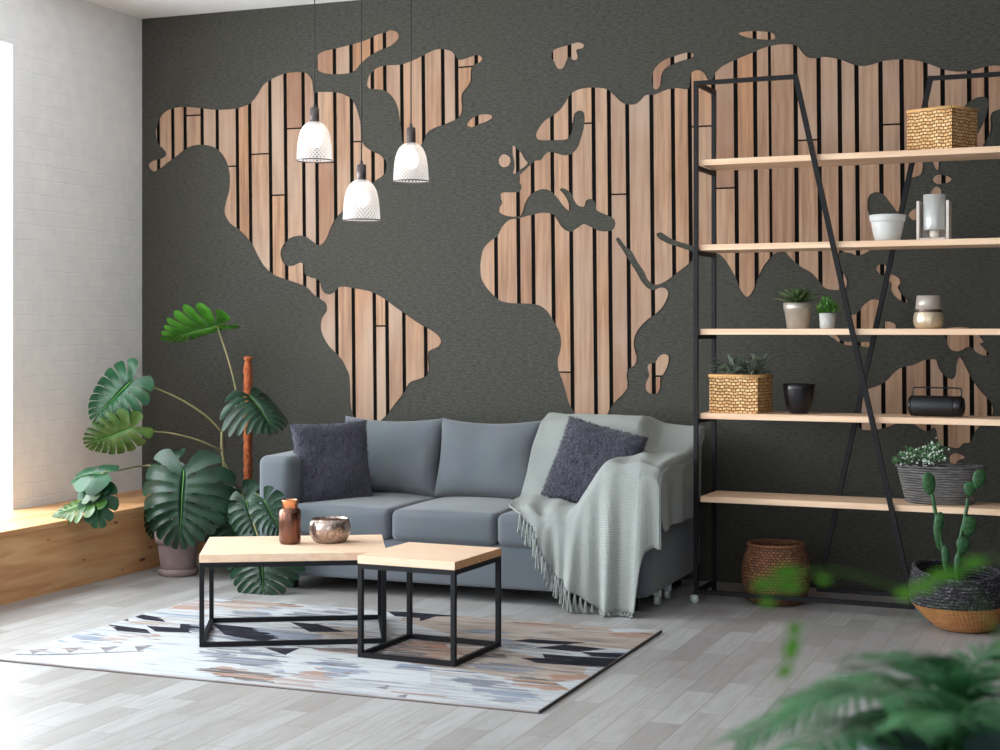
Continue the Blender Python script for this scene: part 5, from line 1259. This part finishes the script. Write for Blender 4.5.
fr(735, 742, 1.85, 860, 690, 1.9, .085, 30, 1)
fr(785, 705, 2.0, 880, 676, 2.0, .080, 28, 2)
fr(860, 655, 2.2, 925, 668, 2.1, .075, 24, 3)
fr(1010, 660, 1.9, 960, 690, 1.95, .08, 24, 4)
fr(940, 655, 1.8, 950, 690, 1.9, .08, 24, 5)
fr(800, 752, 1.7, 880, 722, 1.8, .09, 26, 6)
fr(1040, 720, 1.7, 990, 705, 1.8, .10, 26, 7)
fr(870, 700, 1.7, 920, 690, 1.8, .08, 24, 8)
fr(1020, 640, 2.1, 975, 665, 2.1, .07, 22, 9)
fr(905, 728, 1.6, 950, 715, 1.7, .07, 22, 10)
# one nearer bright sprig that rises into view from the right
q = thing('potted_fern', Vector((atd(1120, 700, 1.25).x, atd(1120, 700, 1.25).y, 0)), 'blurred bright-green arching sprigs close to the camera at the right edge', 'plant', 'foreground palms')
qb = wloc(q); zq = .70
m = MB(); m.lathe(qb, [(0, 0), (.07, 0), (.08, .01), (.095, zq), (.085, zq), (.08, zq - .04), (0, zq - .05)], 32); m.build('pot', M['teal_pot'], q)
def sprig(pts, blobs, seed):
    o = MB(); P_ = [qb + Vector((0, 0, zq - .05))] + [atd(*p) for p in pts]; cv = curve(P_, 8); o.tube(cv, [.0004] * len(cv), 5)
    r = random.Random(seed)
    for (x, y, d, l, ang) in blobs:
        p = atd(x, y, d); a = math.radians(ang); e = Vector((math.cos(a) * CS, math.cos(a) * SN, math.sin(a))); s_ = Vector((-math.sin(a) * CS * .6, -.5, math.cos(a) * .6)).normalized()
        prev = None
        for k in range(6):
            f = k / 5; c_ = p + e * l * .8 * (f - .5) + Vector((0, 0, -.006 * f * f)); w_ = .0075 * math.sin((.05 + .93 * f) * PI)
            cur = [o.bm.verts.new(c_ - s_ * w_), o.bm.verts.new(c_ + s_ * w_)]
            if prev: o.bm.faces.new([prev[0], prev[1], cur[1], cur[0]])
            prev = cur
    o.build('sprig', M['palm_bright'], q, recalc=False)
sprig([(1030, 620, 1.2), (960, 570, 1.2), (925, 584, 1.2)], [(945, 573, 1.2, .045, 20), (922, 585, 1.2, .03, 15), (905, 592, 1.2, .02, 25), (975, 560, 1.2, .03, 30)], 2)
sprig([(1010, 660, 1.2), (880, 625, 1.2), (800, 630, 1.2), (793, 645, 1.2)], [(792, 645, 1.2, .035, 80), (785, 668, 1.22, .022, 80), (795, 625, 1.2, .02, 85)], 3)
sprig([(1000, 640, 1.2), (900, 590, 1.2), (830, 570, 1.2), (780, 580, 1.2)], [(788, 570, 1.2, .036, 15), (766, 582, 1.2, .03, 20), (790, 584, 1.2, .03, 20), (768, 600, 1.2, .018, 60), (824, 576, 1.2, .014, 70)], 4)

# ================================================================= LIGHT AND CAMERA
wd = bpy.data.worlds.new('World'); bpy.context.scene.world = wd; wd.use_nodes = True
bg = wd.node_tree.nodes['Background']; bg.inputs['Color'].default_value = (.93, .97, 1, 1); bg.inputs['Strength'].default_value = 1.55
def area(name, loc, rot, sx_, sy_, power, col=(1, 1, 1)):
    l = bpy.data.lights.new(name, 'AREA'); l.shape = 'RECTANGLE'; l.size = sx_; l.size_y = sy_; l.energy = power; l.color = col
    o = bpy.data.objects.new(name, l); C.objects.link(o); o.location = loc; o.rotation_euler = rot; return o
for i, (a, b) in enumerate(wins):
    area('daylight', (XL - .45, (a + b) / 2, (WZ0 + WZ1) / 2 + .1), (0, -PI / 2 - .0, 0), WZ1 - WZ0, b - a, (250, 225, 140)[i], (.93, .97, 1))

cd = bpy.data.cameras.new('Camera'); co = bpy.data.objects.new('Camera', cd); C.objects.link(co)
co.location = CAM; co.rotation_euler = (PI / 2, 0, TH)
cd.sensor_fit = 'HORIZONTAL'; cd.sensor_width = 36; cd.lens = F * 36 / 1000; cd.shift_y = -(375 - HY) / 1000; cd.clip_start = .05
cd.dof.use_dof = True; cd.dof.focus_distance = 7.6; cd.dof.aperture_fstop = 4.2
sc = bpy.context.scene; sc.camera = co
sc.view_settings.view_transform = 'Standard'; sc.view_settings.look = 'None'; sc.view_settings.gamma = 1; sc.view_settings.exposure = .08
sc.view_settings.use_curve_mapping = False
sc.cycles.max_bounces = 8
